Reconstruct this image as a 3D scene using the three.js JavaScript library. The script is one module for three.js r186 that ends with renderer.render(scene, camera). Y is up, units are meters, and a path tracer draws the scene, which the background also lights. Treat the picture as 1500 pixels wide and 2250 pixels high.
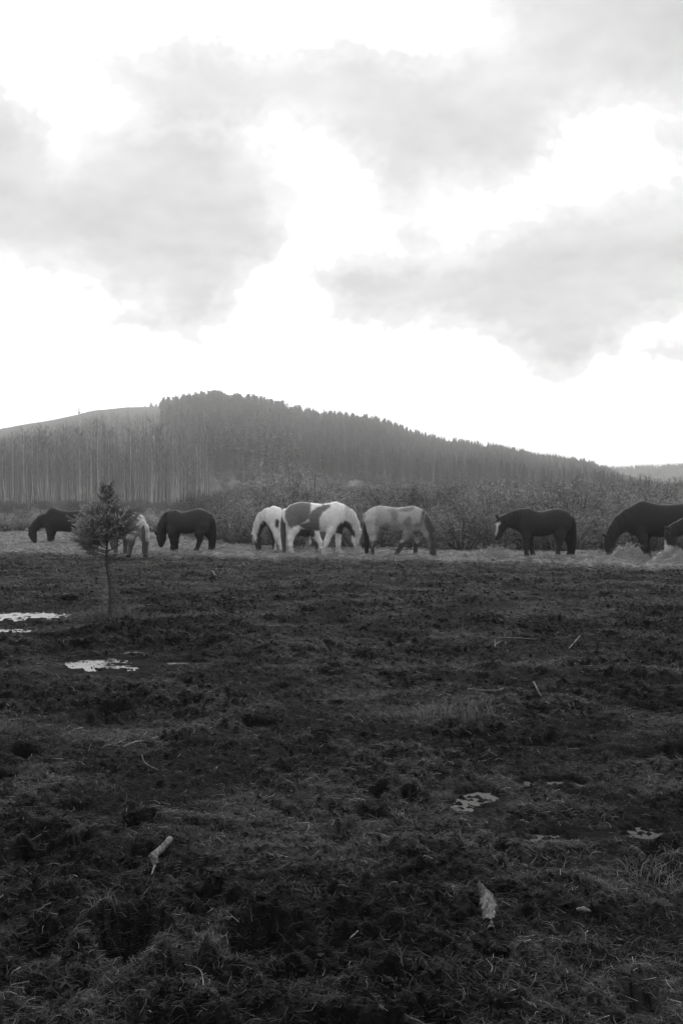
import * as THREE from 'three';
import { mergeGeometries } from 'three/addons/utils/BufferGeometryUtils.js';
import { createNoise2D, createNoise3D } from 'simplex-noise';

// ------------------------------------------------------------------ helpers that the set-up needs
function rng(seed) { let a = seed | 0; return () => { a = (a + 0x6d2b79f5) | 0; let t = Math.imul(a ^ (a >>> 15), 1 | a); t = (t + Math.imul(t ^ (t >>> 7), 61 | t)) ^ t; return ((t ^ (t >>> 14)) >>> 0) / 4294967296; }; }
const N2 = createNoise2D(rng(11)), N2b = createNoise2D(rng(23)), N3 = createNoise3D(rng(37));
const clamp = (x, a = 0, b = 1) => Math.min(b, Math.max(a, x));
const lerp = (a, b, t) => a + (b - a) * t;
const sstep = (a, b, x) => { const t = clamp((x - a) / (b - a)); return t * t * (3 - 2 * t); };
const fbm = (x, y, o = 4, n = N2) => { let s = 0, a = 0.5, t = 0; for (let i = 0; i < o; i++) { s += a * n(x, y); t += a; x = x * 2.03 + 17.1; y = y * 2.03 - 9.7; a *= 0.5; } return s / t; };

// ------------------------------------------------------------------ camera, sky, sun, exposure
const F = 2187, EYE = 1.7, HORIZON = 1092, CX = 750;            // focal length and horizon in pixels of the 1500 x 2250 photograph
const scene = new THREE.Scene();
const camera = new THREE.PerspectiveCamera(2 * Math.atan(1125 / F) * 180 / Math.PI, 682 / 1024, 0.05, 8000);
camera.position.set(0, EYE, 0);
camera.rotation.x = -Math.atan((1125 - HORIZON) / F);
scene.add(camera);
const renderer = new THREE.WebGLRenderer({ antialias: true });
renderer.setSize(682, 1024);
renderer.shadowMap.enabled = true;
renderer.toneMapping = THREE.LinearToneMapping;
renderer.toneMappingExposure = 1.0;

const SUN_EL = 34 * Math.PI / 180, SUN_AZ = 3 * Math.PI / 180;   // behind thin cloud, ahead of the camera
const sunDir = new THREE.Vector3(Math.sin(SUN_AZ) * Math.cos(SUN_EL), Math.sin(SUN_EL), -Math.cos(SUN_AZ) * Math.cos(SUN_EL));
const sun = new THREE.DirectionalLight(0xfffefc, 3.2);
sun.name = 'sun';
sun.position.copy(sunDir).multiplyScalar(900);
sun.target.position.set(0, 0, -25);
sun.castShadow = true; sun.shadow.radius = 16; sun.shadow.mapSize.set(4096, 4096);
Object.assign(sun.shadow.camera, { left: -60, right: 60, top: 60, bottom: -60, near: 1, far: 2500 });
scene.add(sun, sun.target);

const cloudShapes = [
  [[-200, 180], [0, 205], [60, 250], [115, 290], [130, 345], [150, 372], [180, 320], [200, 285], [330, 280], [420, 262], [520, 290], [600, 350], [640, 440], [620, 530], [600, 575], [560, 590], [520, 640], [490, 710], [430, 740], [330, 722], [240, 706], [300, 692], [330, 677], [240, 650], [190, 600], [90, 590], [0, 560], [-200, 540]],
  [[220, 130], [340, 130], [400, 95], [470, 110], [590, 140], [720, 120], [750, 95], [850, 135], [960, 140], [1050, 110], [1100, 80], [1080, 0], [1060, -150], [1700, -150], [1700, 300], [1500, 262], [1350, 230], [1230, 255], [1215, 330], [1160, 390], [1060, 415], [950, 410], [950, 460], [870, 475], [830, 430], [800, 350], [720, 300], [640, 265], [590, 250], [560, 285], [500, 300], [330, 290], [310, 240], [260, 190]],
  [[690, 605], [740, 575], [800, 565], [870, 570], [990, 570], [1060, 525], [1160, 490], [1230, 460], [1320, 450], [1400, 420], [1500, 405], [1700, 380], [1700, 760], [1500, 690], [1420, 710], [1350, 765], [1290, 800], [1240, 830], [1180, 825], [1140, 780], [1100, 735], [1000, 715], [880, 705], [790, 720], [740, 690], [720, 640]],
  [[868, 515], [905, 493], [940, 515], [965, 550], [900, 556]],
  [[1430, 285], [1500, 275], [1700, 300], [1700, 390], [1490, 370]],
  [[1420, 765], [1500, 740], [1600, 760], [1600, 800], [1500, 800]],
];
function polySD(P, x, y) {                                       // signed distance to a polygon, positive inside
  let d = 1e18, inside = false;
  for (let i = 0, j = P.length - 1; i < P.length; j = i++) {
    const [xi, yi] = P[i], [xj, yj] = P[j], ex = xj - xi, ey = yj - yi, wx = x - xi, wy = y - yi, t = clamp((wx * ex + wy * ey) / (ex * ex + ey * ey));
    const dx = wx - ex * t, dy = wy - ey * t; d = Math.min(d, dx * dx + dy * dy);
    if ((yi > y) !== (yj > y) && x < ((xj - xi) * (y - yi)) / (yj - yi) + xi) inside = !inside;
  }
  return (inside ? 1 : -1) * Math.sqrt(d);
}
{
  const W = 3072, H = 1536, data = new Float32Array(W * H * 4);
  for (let j = 0; j < H; j++) {
    const el = ((j + 0.5) / H - 0.5) * Math.PI, y = Math.sin(el), c = Math.cos(el);
    for (let i = 0; i < W; i++) {
      const az = ((i + 0.5) / W - 0.5) * 2 * Math.PI, x = Math.cos(az) * c, z = Math.sin(az) * c;   // row 0 is the nadir; u = atan2(z, x)
      let v = 0.5, thick = 0.4;
      if (y > -0.02) {
        const cosSun = x * sunDir.x + y * sunDir.y + z * sunDir.z;
        const bright = 0.82 + 0.6 * Math.pow(0.5 + 0.5 * cosSun, 2.2) + 2.6 * Math.exp(-Math.max(0, y) / 0.10) * (0.35 + 0.65 * Math.pow(0.5 + 0.5 * cosSun, 2));       // bright veil, brightest round the hidden sun
        const k = 1 / (Math.max(y, 0) + 0.22), ux = x * k, uz = z * k;
        const wx = fbm(ux * 1.6 + 5, uz * 1.6, 4), wz = fbm(ux * 1.6 - 3, uz * 1.6 + 8, 4);
        let cover = sstep(-0.02, 0.3, fbm(ux * 0.9 + wx * 0.35 + 2.2, uz * 0.9 + wz * 0.35, 4) + 0.06) * sstep(0.05, 0.16, y);
        if (z < -0.2) {
          const px = CX + F * x / -z, py = HORIZON - F * y / -z;
          const off = Math.max(-150 - px, px - 1650, -150 - py, 0);
          if (off < 260) {
            const sx = px + 34 * fbm(px / 95, py / 80, 5) + 16 * fbm(px / 30, py / 24, 4, N2b), sy = py + 28 * fbm(px / 90 + 40, py / 75, 5) + 15 * fbm(px / 28 + 9, py / 22, 4, N2b);
            let cc = 0; thick = 0;
            for (let s = 0; s < cloudShapes.length; s++) { const d = polySD(cloudShapes[s], sx, sy); cc = Math.max(cc, 0.74 * sstep(-20, -3, d) + 0.26 * sstep(-12, 55, d)); thick = Math.max(thick, sstep(0, 190, d)); }
            cover = lerp(cc, cover, sstep(0, 260, off));
          }
        }
        const inner = 0.82 - 0.13 * thick + 0.05 * fbm(ux * 9 + 3, uz * 9, 4, N2b) + 0.13 * fbm(ux * 2.6 + 31, uz * 2.6, 4) + 0.06 * Math.pow(0.5 + 0.5 * cosSun, 2.2);
        v = lerp(bright, inner, cover * 0.97);
      }
      const o = (j * W + i) * 4; data[o] = data[o + 1] = data[o + 2] = v; data[o + 3] = 1;
    }
  }
  const sky = new THREE.DataTexture(data, W, H, THREE.RGBAFormat, THREE.FloatType);
  sky.mapping = THREE.EquirectangularReflectionMapping; sky.magFilter = THREE.LinearFilter; sky.needsUpdate = true;
  scene.background = sky; scene.environment = sky;
}
scene.fog = new THREE.FogExp2(0xffffff, 0.00066);

// ------------------------------------------------------------------ naming, materials, geometry helpers
const taken = new Map();
const numbered = (n) => { const k = taken.get(n) ?? 0; taken.set(n, k + 1); return k ? n + '_' + String(k).padStart(3, '0') : n; };
function tag(o, label, category, group) { o.userData.label = label; o.userData.category = category; if (group) o.userData.group = group; return o; }
function kind(o, k, label) { o.userData.kind = k; if (label) o.userData.label = label; return o; }
function group(name, x = 0, y = 0, z = 0, turn = 0) { const g = new THREE.Group(); g.name = numbered(name); g.position.set(x, y, z); g.rotation.y = turn; scene.add(g); return g; }
function mesh(name, geo, mat, parent = scene) { const m = new THREE.Mesh(geo, mat); m.name = parent === scene ? numbered(name) : name; m.castShadow = m.receiveShadow = true; parent.add(m); return m; }
function copy(o, label) { const c = o.clone(); c.name = numbered(o.name.replace(/_\d{3}$/, '')); if (label) c.userData.label = label; scene.add(c); return c; }
const grey = (v) => new THREE.Color().setRGB(v, v, v);
const std = (v, rough = 0.95, more = {}) => new THREE.MeshStandardMaterial({ color: grey(v), roughness: rough, ...more });
function tile(n, f, srgb = false) {                             // tileable grey texture
  const d = new Uint8Array(n * n * 4);
  for (let j = 0; j < n; j++) for (let i = 0; i < n; i++) { const v = clamp(f(i / n, j / n)) * 255, o = (j * n + i) * 4; d[o] = d[o + 1] = d[o + 2] = v; d[o + 3] = 255; }
  const t = new THREE.DataTexture(d, n, n); t.wrapS = t.wrapT = THREE.RepeatWrapping; t.magFilter = THREE.LinearFilter; if (srgb) t.colorSpace = THREE.SRGBColorSpace; t.needsUpdate = true; return t;
}
const T2 = Math.PI * 2;
const createN4 = (n3 = N3) => (u, v, fx, fy) => { // noise periodic in u and v by folding onto a torus slice, two slices mixed
  const a = n3(Math.cos(u * T2) * fx / T2, Math.sin(u * T2) * fx / T2, v * fy), b = n3(Math.cos(u * T2) * fx / T2, Math.sin(u * T2) * fx / T2, (v - 1) * fy); return lerp(a, b, v);
};
const PN = createN4();
const mudBump = tile(512, (u, v) => 0.5 + 0.22 * PN(u, v, 14, 14) + 0.2 * PN(u, v, 37, 37) + 0.16 * PN(u, v, 90, 90) + 0.1 * PN(u, v, 190, 190));
const mudTone = tile(512, (u, v) => 0.74 + 0.12 * PN(u, v, 11, 11) + 0.13 * PN(u, v, 47, 47) + 0.13 * PN(u, v, 120, 120));
const barkBump = tile(256, (u, v) => 0.5 + 0.3 * PN(u, v, 26, 7) + 0.25 * PN(u, v, 60, 12) + 0.12 * PN(u, v, 100, 60));
const barkTone = tile(256, (u, v) => 0.7 + 0.22 * PN(u, v, 22, 6) + 0.2 * PN(u, v, 50, 20));

class Soup {                                                     // collects triangles with one grey per vertex
  constructor() { this.p = []; this.c = []; this.i = []; }
  v(x, y, z, c) { this.p.push(x, y, z); this.c.push(c, c, c); return this.p.length / 3 - 1; }
  tri(a, b, c) { this.i.push(a, b, c); }
  // tapered tube through points [x, y, z, r]
  tube(P, sides, c, cap = true) {
    const ring = [], t = new THREE.Vector3(), n = new THREE.Vector3(), b = new THREE.Vector3();
    for (let k = 0; k < P.length; k++) {
      const A = P[Math.max(0, k - 1)], B = P[Math.min(P.length - 1, k + 1)];
      t.set(B[0] - A[0], B[1] - A[1], B[2] - A[2]).normalize();
      n.set(Math.abs(t.y) > 0.9 ? 1 : 0, Math.abs(t.y) > 0.9 ? 0 : 1, 0).cross(t).normalize(); b.crossVectors(t, n);
      const r = [];
      for (let s = 0; s < sides; s++) {
        const a = s / sides * T2, cs = Math.cos(a) * P[k][3], sn = Math.sin(a) * P[k][3];
        r.push(this.v(P[k][0] + n.x * cs + b.x * sn, P[k][1] + n.y * cs + b.y * sn, P[k][2] + n.z * cs + b.z * sn, typeof c === 'function' ? c(k, s) : c));
      }
      ring.push(r);
    }
    for (let k = 0; k + 1 < ring.length; k++) for (let s = 0; s < sides; s++) { const s2 = (s + 1) % sides, a = ring[k][s], d = ring[k][s2], e = ring[k + 1][s], f = ring[k + 1][s2]; this.i.push(a, d, e, d, f, e); }
    if (cap) for (const [k, flip] of [[0, 1], [ring.length - 1, 0]]) { const r = ring[k]; for (let s = 1; s + 1 < sides; s++) flip ? this.i.push(r[0], r[s + 1], r[s]) : this.i.push(r[0], r[s], r[s + 1]); }
  }
  // flat tapered ribbon through points, w = half width at the root, side = vector across
  ribbon(P, w, sx, sy, sz, c) {
    let a0, b0;
    for (let k = 0; k < P.length; k++) {
      const q = w * (1 - 0.85 * k / (P.length - 1)), a = this.v(P[k][0] + sx * q, P[k][1] + sy * q, P[k][2] + sz * q, c), b = this.v(P[k][0] - sx * q, P[k][1] - sy * q, P[k][2] - sz * q, c);
      if (k) this.i.push(a0, b0, a, b0, b, a);
      a0 = a; b0 = b;
    }
  }
  geo() {
    const g = new THREE.BufferGeometry();
    g.setAttribute('position', new THREE.BufferAttribute(new Float32Array(this.p), 3));
    g.setAttribute('color', new THREE.BufferAttribute(new Float32Array(this.c), 3));
    g.setIndex(new THREE.BufferAttribute(new Uint32Array(this.i), 1)); g.computeVertexNormals(); return g;
  }
}
const vcol = (rough = 0.95, more = {}) => new THREE.MeshStandardMaterial({ color: 0xffffff, vertexColors: true, roughness: rough, ...more });

// ------------------------------------------------------------------ the lie of the land
const dOf = (py) => F * EYE / (py - HORIZON);                     // flat-ground distance and side offset of a photograph pixel
const xOf = (px, d) => (px - CX) / F * d;
const skyline = [[-900, 1010], [-300, 965], [0, 942], [90, 928], [165, 912], [215, 901], [280, 896], [335, 896], [400, 874], [470, 864], [560, 874], [640, 893], [700, 902], [790, 908], [850, 922], [900, 944], [960, 960], [1040, 970], [1100, 980], [1180, 992], [1240, 1000], [1290, 1008], [1340, 1026], [1400, 1048], [1500, 1062], [1800, 1080], [2600, 1086]];
const along = (T, x) => { if (x <= T[0][0]) return T[0][1]; for (let i = 1; i < T.length; i++) if (x <= T[i][0]) { const a = T[i - 1], b = T[i]; return lerp(a[1], b[1], (x - a[0]) / (b[0] - a[0])); } return T[T.length - 1][1]; };
const HILL0 = 200, CREST = 1400;
const slope = (t) => t <= 0 ? 0 : t < 1 ? Math.pow(Math.sin(Math.PI / 2 * t), 1.25) : 1 - 0.25 * (t - 1);
const crestCache = [];
for (let px = -1500; px <= 3000; px += 10) {
  const forest = 33 * sstep(330, 400, px), e = (HORIZON - along(skyline, px) - forest) / F; let m = 0;
  for (let d = 220; d < 1750; d += 5) m = Math.max(m, slope((d - HILL0) / (CREST - HILL0)) / d);
  crestCache.push(Math.max(0, e) / m + 1.4);
}
function hillH(x, d) {
  const px = clamp(CX + F * x / Math.max(d, 1), -1490, 2980), k = (px + 1500) / 10, i = Math.floor(k), c = lerp(crestCache[i], crestCache[i + 1], k - i), s = slope((d - HILL0) / (CREST - HILL0));
  return c * s + 1.5 * sstep(215, 400, d) * N2(x / 90, d / 90) * (1 - 0.8 * sstep(900, 1360, d));
}
const pools = [ // x, d, half width, half depth, turn, level, wet mud instead of open water
  [xOf(30, 14.6), 14.6, 0.95, 0.62, 0.05, 0], [xOf(10, 13.0), 13.0, 0.5, 0.24, -0.1, 0], [xOf(232, 10.35), 10.35, 0.5, 0.42, -0.12, 0], [xOf(292, 11.2), 11.2, 0.2, 0.13, 0, 0], [xOf(395, 10.45), 10.45, 0.3, 0.1, 0.1, 0],
  [xOf(1048, 5.75), 5.75, 0.13, 0.26, -0.5, 1], [xOf(1232, 5.08), 5.08, 0.3, 0.1, 0.12, 1], [xOf(1425, 5.18), 5.18, 0.19, 0.1, 0.2, 1], [xOf(1290, 6.9), 6.9, 0.22, 0.05, 0.05, 1], [xOf(1210, 6.05), 6.05, 0.2, 0.08, -0.1, 1], [xOf(1455, 6.5), 6.5, 0.13, 0.08, 0, 1],
];
const resting = [[xOf(1068, 4.1), 4.1], [xOf(348, 4.7), 4.7]];   // no hoof has trodden where the bark slab and the branch lie
const hash = (i, j, s) => { let h = Math.imul(i, 374761393) + Math.imul(j, 668265263) + Math.imul(s, 1274126177); h = Math.imul(h ^ (h >>> 13), 1274126177); return ((h ^ (h >>> 16)) >>> 0) / 4294967296; };
const trampled = (x, d) => sstep(-0.35, 0.35, fbm(x / 2.6 + 3, d / 3.4, 3)) ;        // where hooves have churned the turf
function fieldH(x, d, fine = true) {
  let h = 0.045 * fbm(x / 3.1, d / 3.1, 2) + 0.03 * N2(x / 1.1 + 7, d / 1.1);
  const tr = trampled(x, d), calm = 1 - 0.55 * sstep(16, 26, d);
  // hoof prints
  const C = 0.34, ci = Math.floor(x / C), cj = Math.floor(d / C);
  for (let a = -1; a <= 1; a++) for (let b = -1; b <= 1; b++) {
    const i = ci + a, j = cj + b; if (hash(i, j, 1) > 0.18 + 0.5 * tr) continue;
    const r = 0.07 + 0.09 * hash(i, j, 4), dx = (x - (i + hash(i, j, 2)) * C) / r, dz = (d - (j + hash(i, j, 3)) * C) / (r * 1.15), q = Math.sqrt(dx * dx + dz * dz);
    if (q < 2.2 && !resting.some(([rx, rd]) => Math.hypot(x - rx, d - rd) < 0.42)) h += calm * (0.55 + 0.6 * hash(i, j, 5)) * (-0.085 * (1 - sstep(0.35, 1.0, q)) + 0.03 * Math.exp(-((q - 1.25) ** 2) / 0.09));
  }
  if (fine) {
    const n1 = N2b(x / 0.21, d / 0.21), n2 = N2b(x / 0.085 + 4, d / 0.085), n3 = N2(x / 0.036, d / 0.036), n4 = N2b(x / 0.017, d / 0.017);
    h += calm * ((0.5 + 0.5 * tr) * (0.030 * n1 + 0.017 * n2) + 0.010 * n3 + 0.0045 * n4 + 0.012 * Math.abs(n2 * n1));
  }
  for (const [px, pd, rx, rz, turn, mud] of pools) {
    const cs = Math.cos(turn), sn = Math.sin(turn), ex = x - px, ez = d - pd;
    if (Math.abs(ex) > 3.6 * rx + 0.2 || Math.abs(ez) > 3.6 * rz + 0.3) continue;
    const q = Math.hypot((ex * cs + ez * sn) / rx, (-ex * sn + ez * cs) / rz) + 0.42 * N2(x / 0.33 + 50, d / 0.16) + 0.22 * N2b(x / 0.1, d / 0.05);
    const m = 1 - sstep(0.8, 1.1, q), basin = 1 - sstep(1.3, 3, q);
    const floor = -0.059 + (mud ? 0.02 : 0.016) * N2b(x / 0.4, d / 0.06) + (mud ? 0.02 : 0.009) * N2b(x / 0.05, d / 0.03);
    h = lerp(lerp(h, -0.043 + 0.2 * Math.max(0, h + 0.045), basin), floor, m);
  }
  // low root mound under the young spruce
  const sx = x - xOf(238, dOf(1363)), sd = d - dOf(1363); h += 0.07 * Math.exp(-(sx * sx / 0.09 + sd * sd / 0.16));
  return h;
}
// fallen hay: how thickly it lies (0..1), in a long band along the feeding line
function hayAt(x, d) {
  const px = CX + F * x / d, n = 0.5 * fbm(x / 1.6, d / 1.9, 3) + 0.25 * N2b(x / 0.45, d / 0.6);
  const near = along([[-200, 29.5], [160, 29], [300, 27.2], [480, 27.4], [560, 26.4], [760, 25.8], [960, 25.2], [1150, 24.9], [1330, 23.6], [1500, 22.9], [1700, 22.5]], px);
  const far = along([[-200, 46], [330, 46], [440, 38], [520, 34], [600, 32.5], [900, 31], [1200, 29.5], [1700, 29]], px);
  return clamp(sstep(near - 0.6, near + 0.9, d + n * 1.6) * (1 - sstep(far - 1, far + 1.5, d)) * (0.7 + 1.25 * n));
}
// pale straw and dead grass litter over the mud (0..1); its distance ramp paints a brighter mid-ground into the colour
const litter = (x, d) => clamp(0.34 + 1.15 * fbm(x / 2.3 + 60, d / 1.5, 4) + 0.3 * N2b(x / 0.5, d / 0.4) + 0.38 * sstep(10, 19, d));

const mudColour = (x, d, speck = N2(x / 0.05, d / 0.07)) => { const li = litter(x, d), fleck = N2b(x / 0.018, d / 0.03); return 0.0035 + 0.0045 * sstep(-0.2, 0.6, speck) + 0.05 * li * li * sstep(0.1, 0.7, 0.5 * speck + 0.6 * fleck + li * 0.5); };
// ------------------------------------------------------------------ ground
const fieldMat = new THREE.MeshPhysicalMaterial({ color: 0xffffff, vertexColors: true, roughness: 1, specularIntensity: 0.1, map: mudTone, bumpMap: mudBump, bumpScale: 0.012 });
{
  const NZ = 780, NX = 700, D0 = 1.2, D1 = 54, p = new Float32Array((NZ + 1) * (NX + 1) * 3), col = new Float32Array(p.length), uv = new Float32Array((NZ + 1) * (NX + 1) * 2), idx = new Uint32Array(NZ * NX * 6);
  for (let j = 0, o = 0; j <= NZ; j++) {
    const d = D0 * Math.pow(D1 / D0, Math.pow(j / NZ, 0.93)), half = 2.2 + 0.44 * d;
    for (let i = 0; i <= NX; i++, o++) {
      const x = (i / NX * 2 - 1) * half, edge = Math.max(sstep(50, 54, d), sstep(0.94, 1, Math.abs(i / NX * 2 - 1)));
      const hay = hayAt(x, d), h = fieldH(x, d, d < 54) + 0.05 * hay * (0.6 + 0.5 * N2(x / 0.7, d / 0.7)) - edge * 0.25;
      p[o * 3] = x; p[o * 3 + 1] = h; p[o * 3 + 2] = -d; uv[o * 2] = x / 0.9; uv[o * 2 + 1] = d / 0.9;
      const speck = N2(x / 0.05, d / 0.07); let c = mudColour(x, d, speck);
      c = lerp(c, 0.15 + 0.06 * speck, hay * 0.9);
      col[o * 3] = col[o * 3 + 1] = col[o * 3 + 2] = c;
    }
  }
  for (let j = 0, k = 0; j < NZ; j++) for (let i = 0; i < NX; i++) { const a = j * (NX + 1) + i, b = a + 1, c = a + NX + 1, e = c + 1; idx[k++] = a; idx[k++] = b; idx[k++] = c; idx[k++] = b; idx[k++] = e; idx[k++] = c; }
  const g = new THREE.BufferGeometry();
  g.setAttribute('position', new THREE.BufferAttribute(p, 3)); g.setAttribute('color', new THREE.BufferAttribute(col, 3)); g.setAttribute('uv', new THREE.BufferAttribute(uv, 2)); g.setIndex(new THREE.BufferAttribute(idx, 1)); g.computeVertexNormals();
  kind(mesh('field', g, fieldMat), 'structure', 'dark trampled muddy pasture with straw litter and hoof prints');
}
const soilMat = new THREE.MeshStandardMaterial({ color: grey(0.04), roughness: 0.95, map: mudTone });
{ // the rest of the land, out to the horizon
  const g = new THREE.PlaneGeometry(4400, 4400, 1, 1).rotateX(-Math.PI / 2); const uv = g.attributes.uv; for (let i = 0; i < uv.count; i++) uv.setXY(i, uv.getX(i) * 1000, uv.getY(i) * 1000);
  const m = mesh('ground', g, soilMat); m.position.y = -0.45; kind(m, 'structure', 'open dark land stretching to the horizon');
}
function sheet(name, d0, d1, NZ, NX, spread, f, c, label) {
  const s = new Soup(), uv = [];
  for (let j = 0; j <= NZ; j++) { const d = d0 * Math.pow(d1 / d0, j / NZ); for (let i = 0; i <= NX; i++) { const x = (i / NX * 2 - 1) * spread * d; s.v(x, f(x, d), -d, c * (0.8 + 0.5 * fbm(x / 30, d / 30, 3))); uv.push(x / 3, d / 3); } }
  for (let j = 0; j < NZ; j++) for (let i = 0; i < NX; i++) { const a = j * (NX + 1) + i; s.i.push(a, a + 1, a + NX + 1, a + 1, a + NX + 2, a + NX + 1); }
  const g = s.geo(); g.setAttribute('uv', new THREE.BufferAttribute(new Float32Array(uv), 2));
  return kind(mesh(name, g, vcol(0.95, { map: mudTone })), 'structure', label);
}
sheet('hill', 40, 1760, 150, 260, 0.75, (x, d) => hillH(x, d) - 0.3 * (1 - sstep(44, 58, d)), 0.035, 'long wooded hill with a bare rounded shoulder on the left');
const ridgeH = (x, d) => { const px = CX + F * x / d; return ((HORIZON - along([[-1000, 1075], [900, 1060], [1300, 1030], [1500, 1021], [1700, 1014], [2600, 1030]], px)) / F * 1450 + 1.7 - 6) * Math.sin(Math.PI / 2 * clamp((d - 1240) / 210)); };
sheet('hill', 1240, 1700, 24, 160, 0.7, (x, d) => d > 1450 ? ridgeH(x * 1450 / d, 1450) : ridgeH(x, d), 0.035, 'low far ridge beyond the right end of the hill');

// ------------------------------------------------------------------ standing water and wet mud
{
  const water = new THREE.MeshPhysicalMaterial({ color: grey(0.02), roughness: 0.07, ior: 1.33, bumpMap: mudBump, bumpScale: 0.0006 });
  const wet = new THREE.MeshPhysicalMaterial({ color: grey(0.022), roughness: 0.62, ior: 1.33, specularIntensity: 0.5, bumpMap: mudBump, bumpScale: 0.006, map: mudTone });
  for (const [x, d, rx, rz, turn, mud] of pools) {
    const g = new THREE.CircleGeometry(1, 40).rotateX(-Math.PI / 2).scale(rx * 1.25, 1, rz * 1.25), uv = g.attributes.uv, p = g.attributes.position;
    for (let i = 0; i < uv.count; i++) uv.setXY(i, p.getX(i) / 0.5, p.getZ(i) / 0.5);
    const m = mesh(mud ? 'wet_mud' : 'puddle', g, mud ? wet : water); m.position.set(x, mud ? -0.057 : -0.0515, -d); m.rotation.y = turn;
    kind(m, 'structure', mud ? 'glistening wet mud in a churned hollow' : 'shallow puddle shining white with reflected sky');
  }
}
// ------------------------------------------------------------------ horses
// marches a signed distance field into one closed surface (surface nets)
function surfaceNets(sdf, lo, hi, cell) {
  const n = [0, 1, 2].map((k) => Math.ceil((hi[k] - lo[k]) / cell) + 1), [nx, ny, nz] = n, f = new Float32Array(nx * ny * nz);
  for (let k = 0, o = 0; k < nz; k++) for (let j = 0; j < ny; j++) for (let i = 0; i < nx; i++, o++) f[o] = sdf(lo[0] + i * cell, lo[1] + j * cell, lo[2] + k * cell);
  const id = new Int32Array(f.length).fill(-1), P = [], I = [], at = (i, j, k) => (k * ny + j) * nx + i;
  for (let k = 0; k + 1 < nz; k++) for (let j = 0; j + 1 < ny; j++) for (let i = 0; i + 1 < nx; i++) {
    let m = 0; const v = [];
    for (let c = 0; c < 8; c++) { const q = f[at(i + (c & 1), j + ((c >> 1) & 1), k + (c >> 2))]; v.push(q); if (q < 0) m |= 1 << c; }
    if (m === 0 || m === 255) continue;
    let sx = 0, sy = 0, sz = 0, cnt = 0;
    for (let a = 0; a < 8; a++) for (const b of [1, 2, 4]) if (!(a & b)) { const e = a | b; if ((v[a] < 0) !== (v[e] < 0)) { const t = v[a] / (v[a] - v[e]); sx += (a & 1) + (b === 1 ? t : 0); sy += ((a >> 1) & 1) + (b === 2 ? t : 0); sz += (a >> 2) + (b === 4 ? t : 0); cnt++; } }
    id[at(i, j, k)] = P.length / 3; P.push(lo[0] + (i + sx / cnt) * cell, lo[1] + (j + sy / cnt) * cell, lo[2] + (k + sz / cnt) * cell);
  }
  const quad = (a, b, c, d, flip) => flip ? I.push(a, c, b, a, d, c) : I.push(a, b, c, a, c, d);
  for (let k = 1; k + 1 < nz; k++) for (let j = 1; j + 1 < ny; j++) for (let i = 1; i + 1 < nx; i++) {
    const a = f[at(i, j, k)] < 0;
    if (a !== f[at(i + 1, j, k)] < 0) quad(id[at(i, j - 1, k - 1)], id[at(i, j, k - 1)], id[at(i, j, k)], id[at(i, j - 1, k)], !a);
    if (a !== f[at(i, j + 1, k)] < 0) quad(id[at(i - 1, j, k - 1)], id[at(i - 1, j, k)], id[at(i, j, k)], id[at(i, j, k - 1)], !a);
    if (a !== f[at(i, j, k + 1)] < 0) quad(id[at(i - 1, j - 1, k)], id[at(i, j - 1, k)], id[at(i, j, k)], id[at(i - 1, j, k)], !a);
  }
  const g = new THREE.BufferGeometry(); g.setAttribute('position', new THREE.BufferAttribute(new Float32Array(P), 3)); g.setIndex(I); g.computeVertexNormals(); return g;
}
const smin = (a, b, k) => { const h = Math.max(k - Math.abs(a - b), 0) / k; return Math.min(a, b) - h * h * k * 0.25; };
const inPoly = (P, x, y) => { let q = false; for (let i = 0, j = P.length - 1; i < P.length; j = i++) if ((P[i][1] > y) !== (P[j][1] > y) && x < (P[j][0] - P[i][0]) * (y - P[i][1]) / (P[j][1] - P[i][1]) + P[i][0]) q = !q; return q; };
const coat = (sheen) => new THREE.MeshPhysicalMaterial({ color: 0xffffff, vertexColors: true, roughness: 0.8, specularIntensity: 0.35, sheen: 1, sheenColor: grey(sheen), sheenRoughness: 0.45 });
const darkCoat = coat(0.3), paleCoat = coat(1), hairMat = vcol(0.7, {}), eyeMat = std(0.008, 0.12), fuzzMat = new THREE.MeshPhysicalMaterial({ color: 0xffffff, vertexColors: true, roughness: 1, specularIntensity: 0.3, transmission: 0.5, thickness: 0, side: THREE.DoubleSide });
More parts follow.
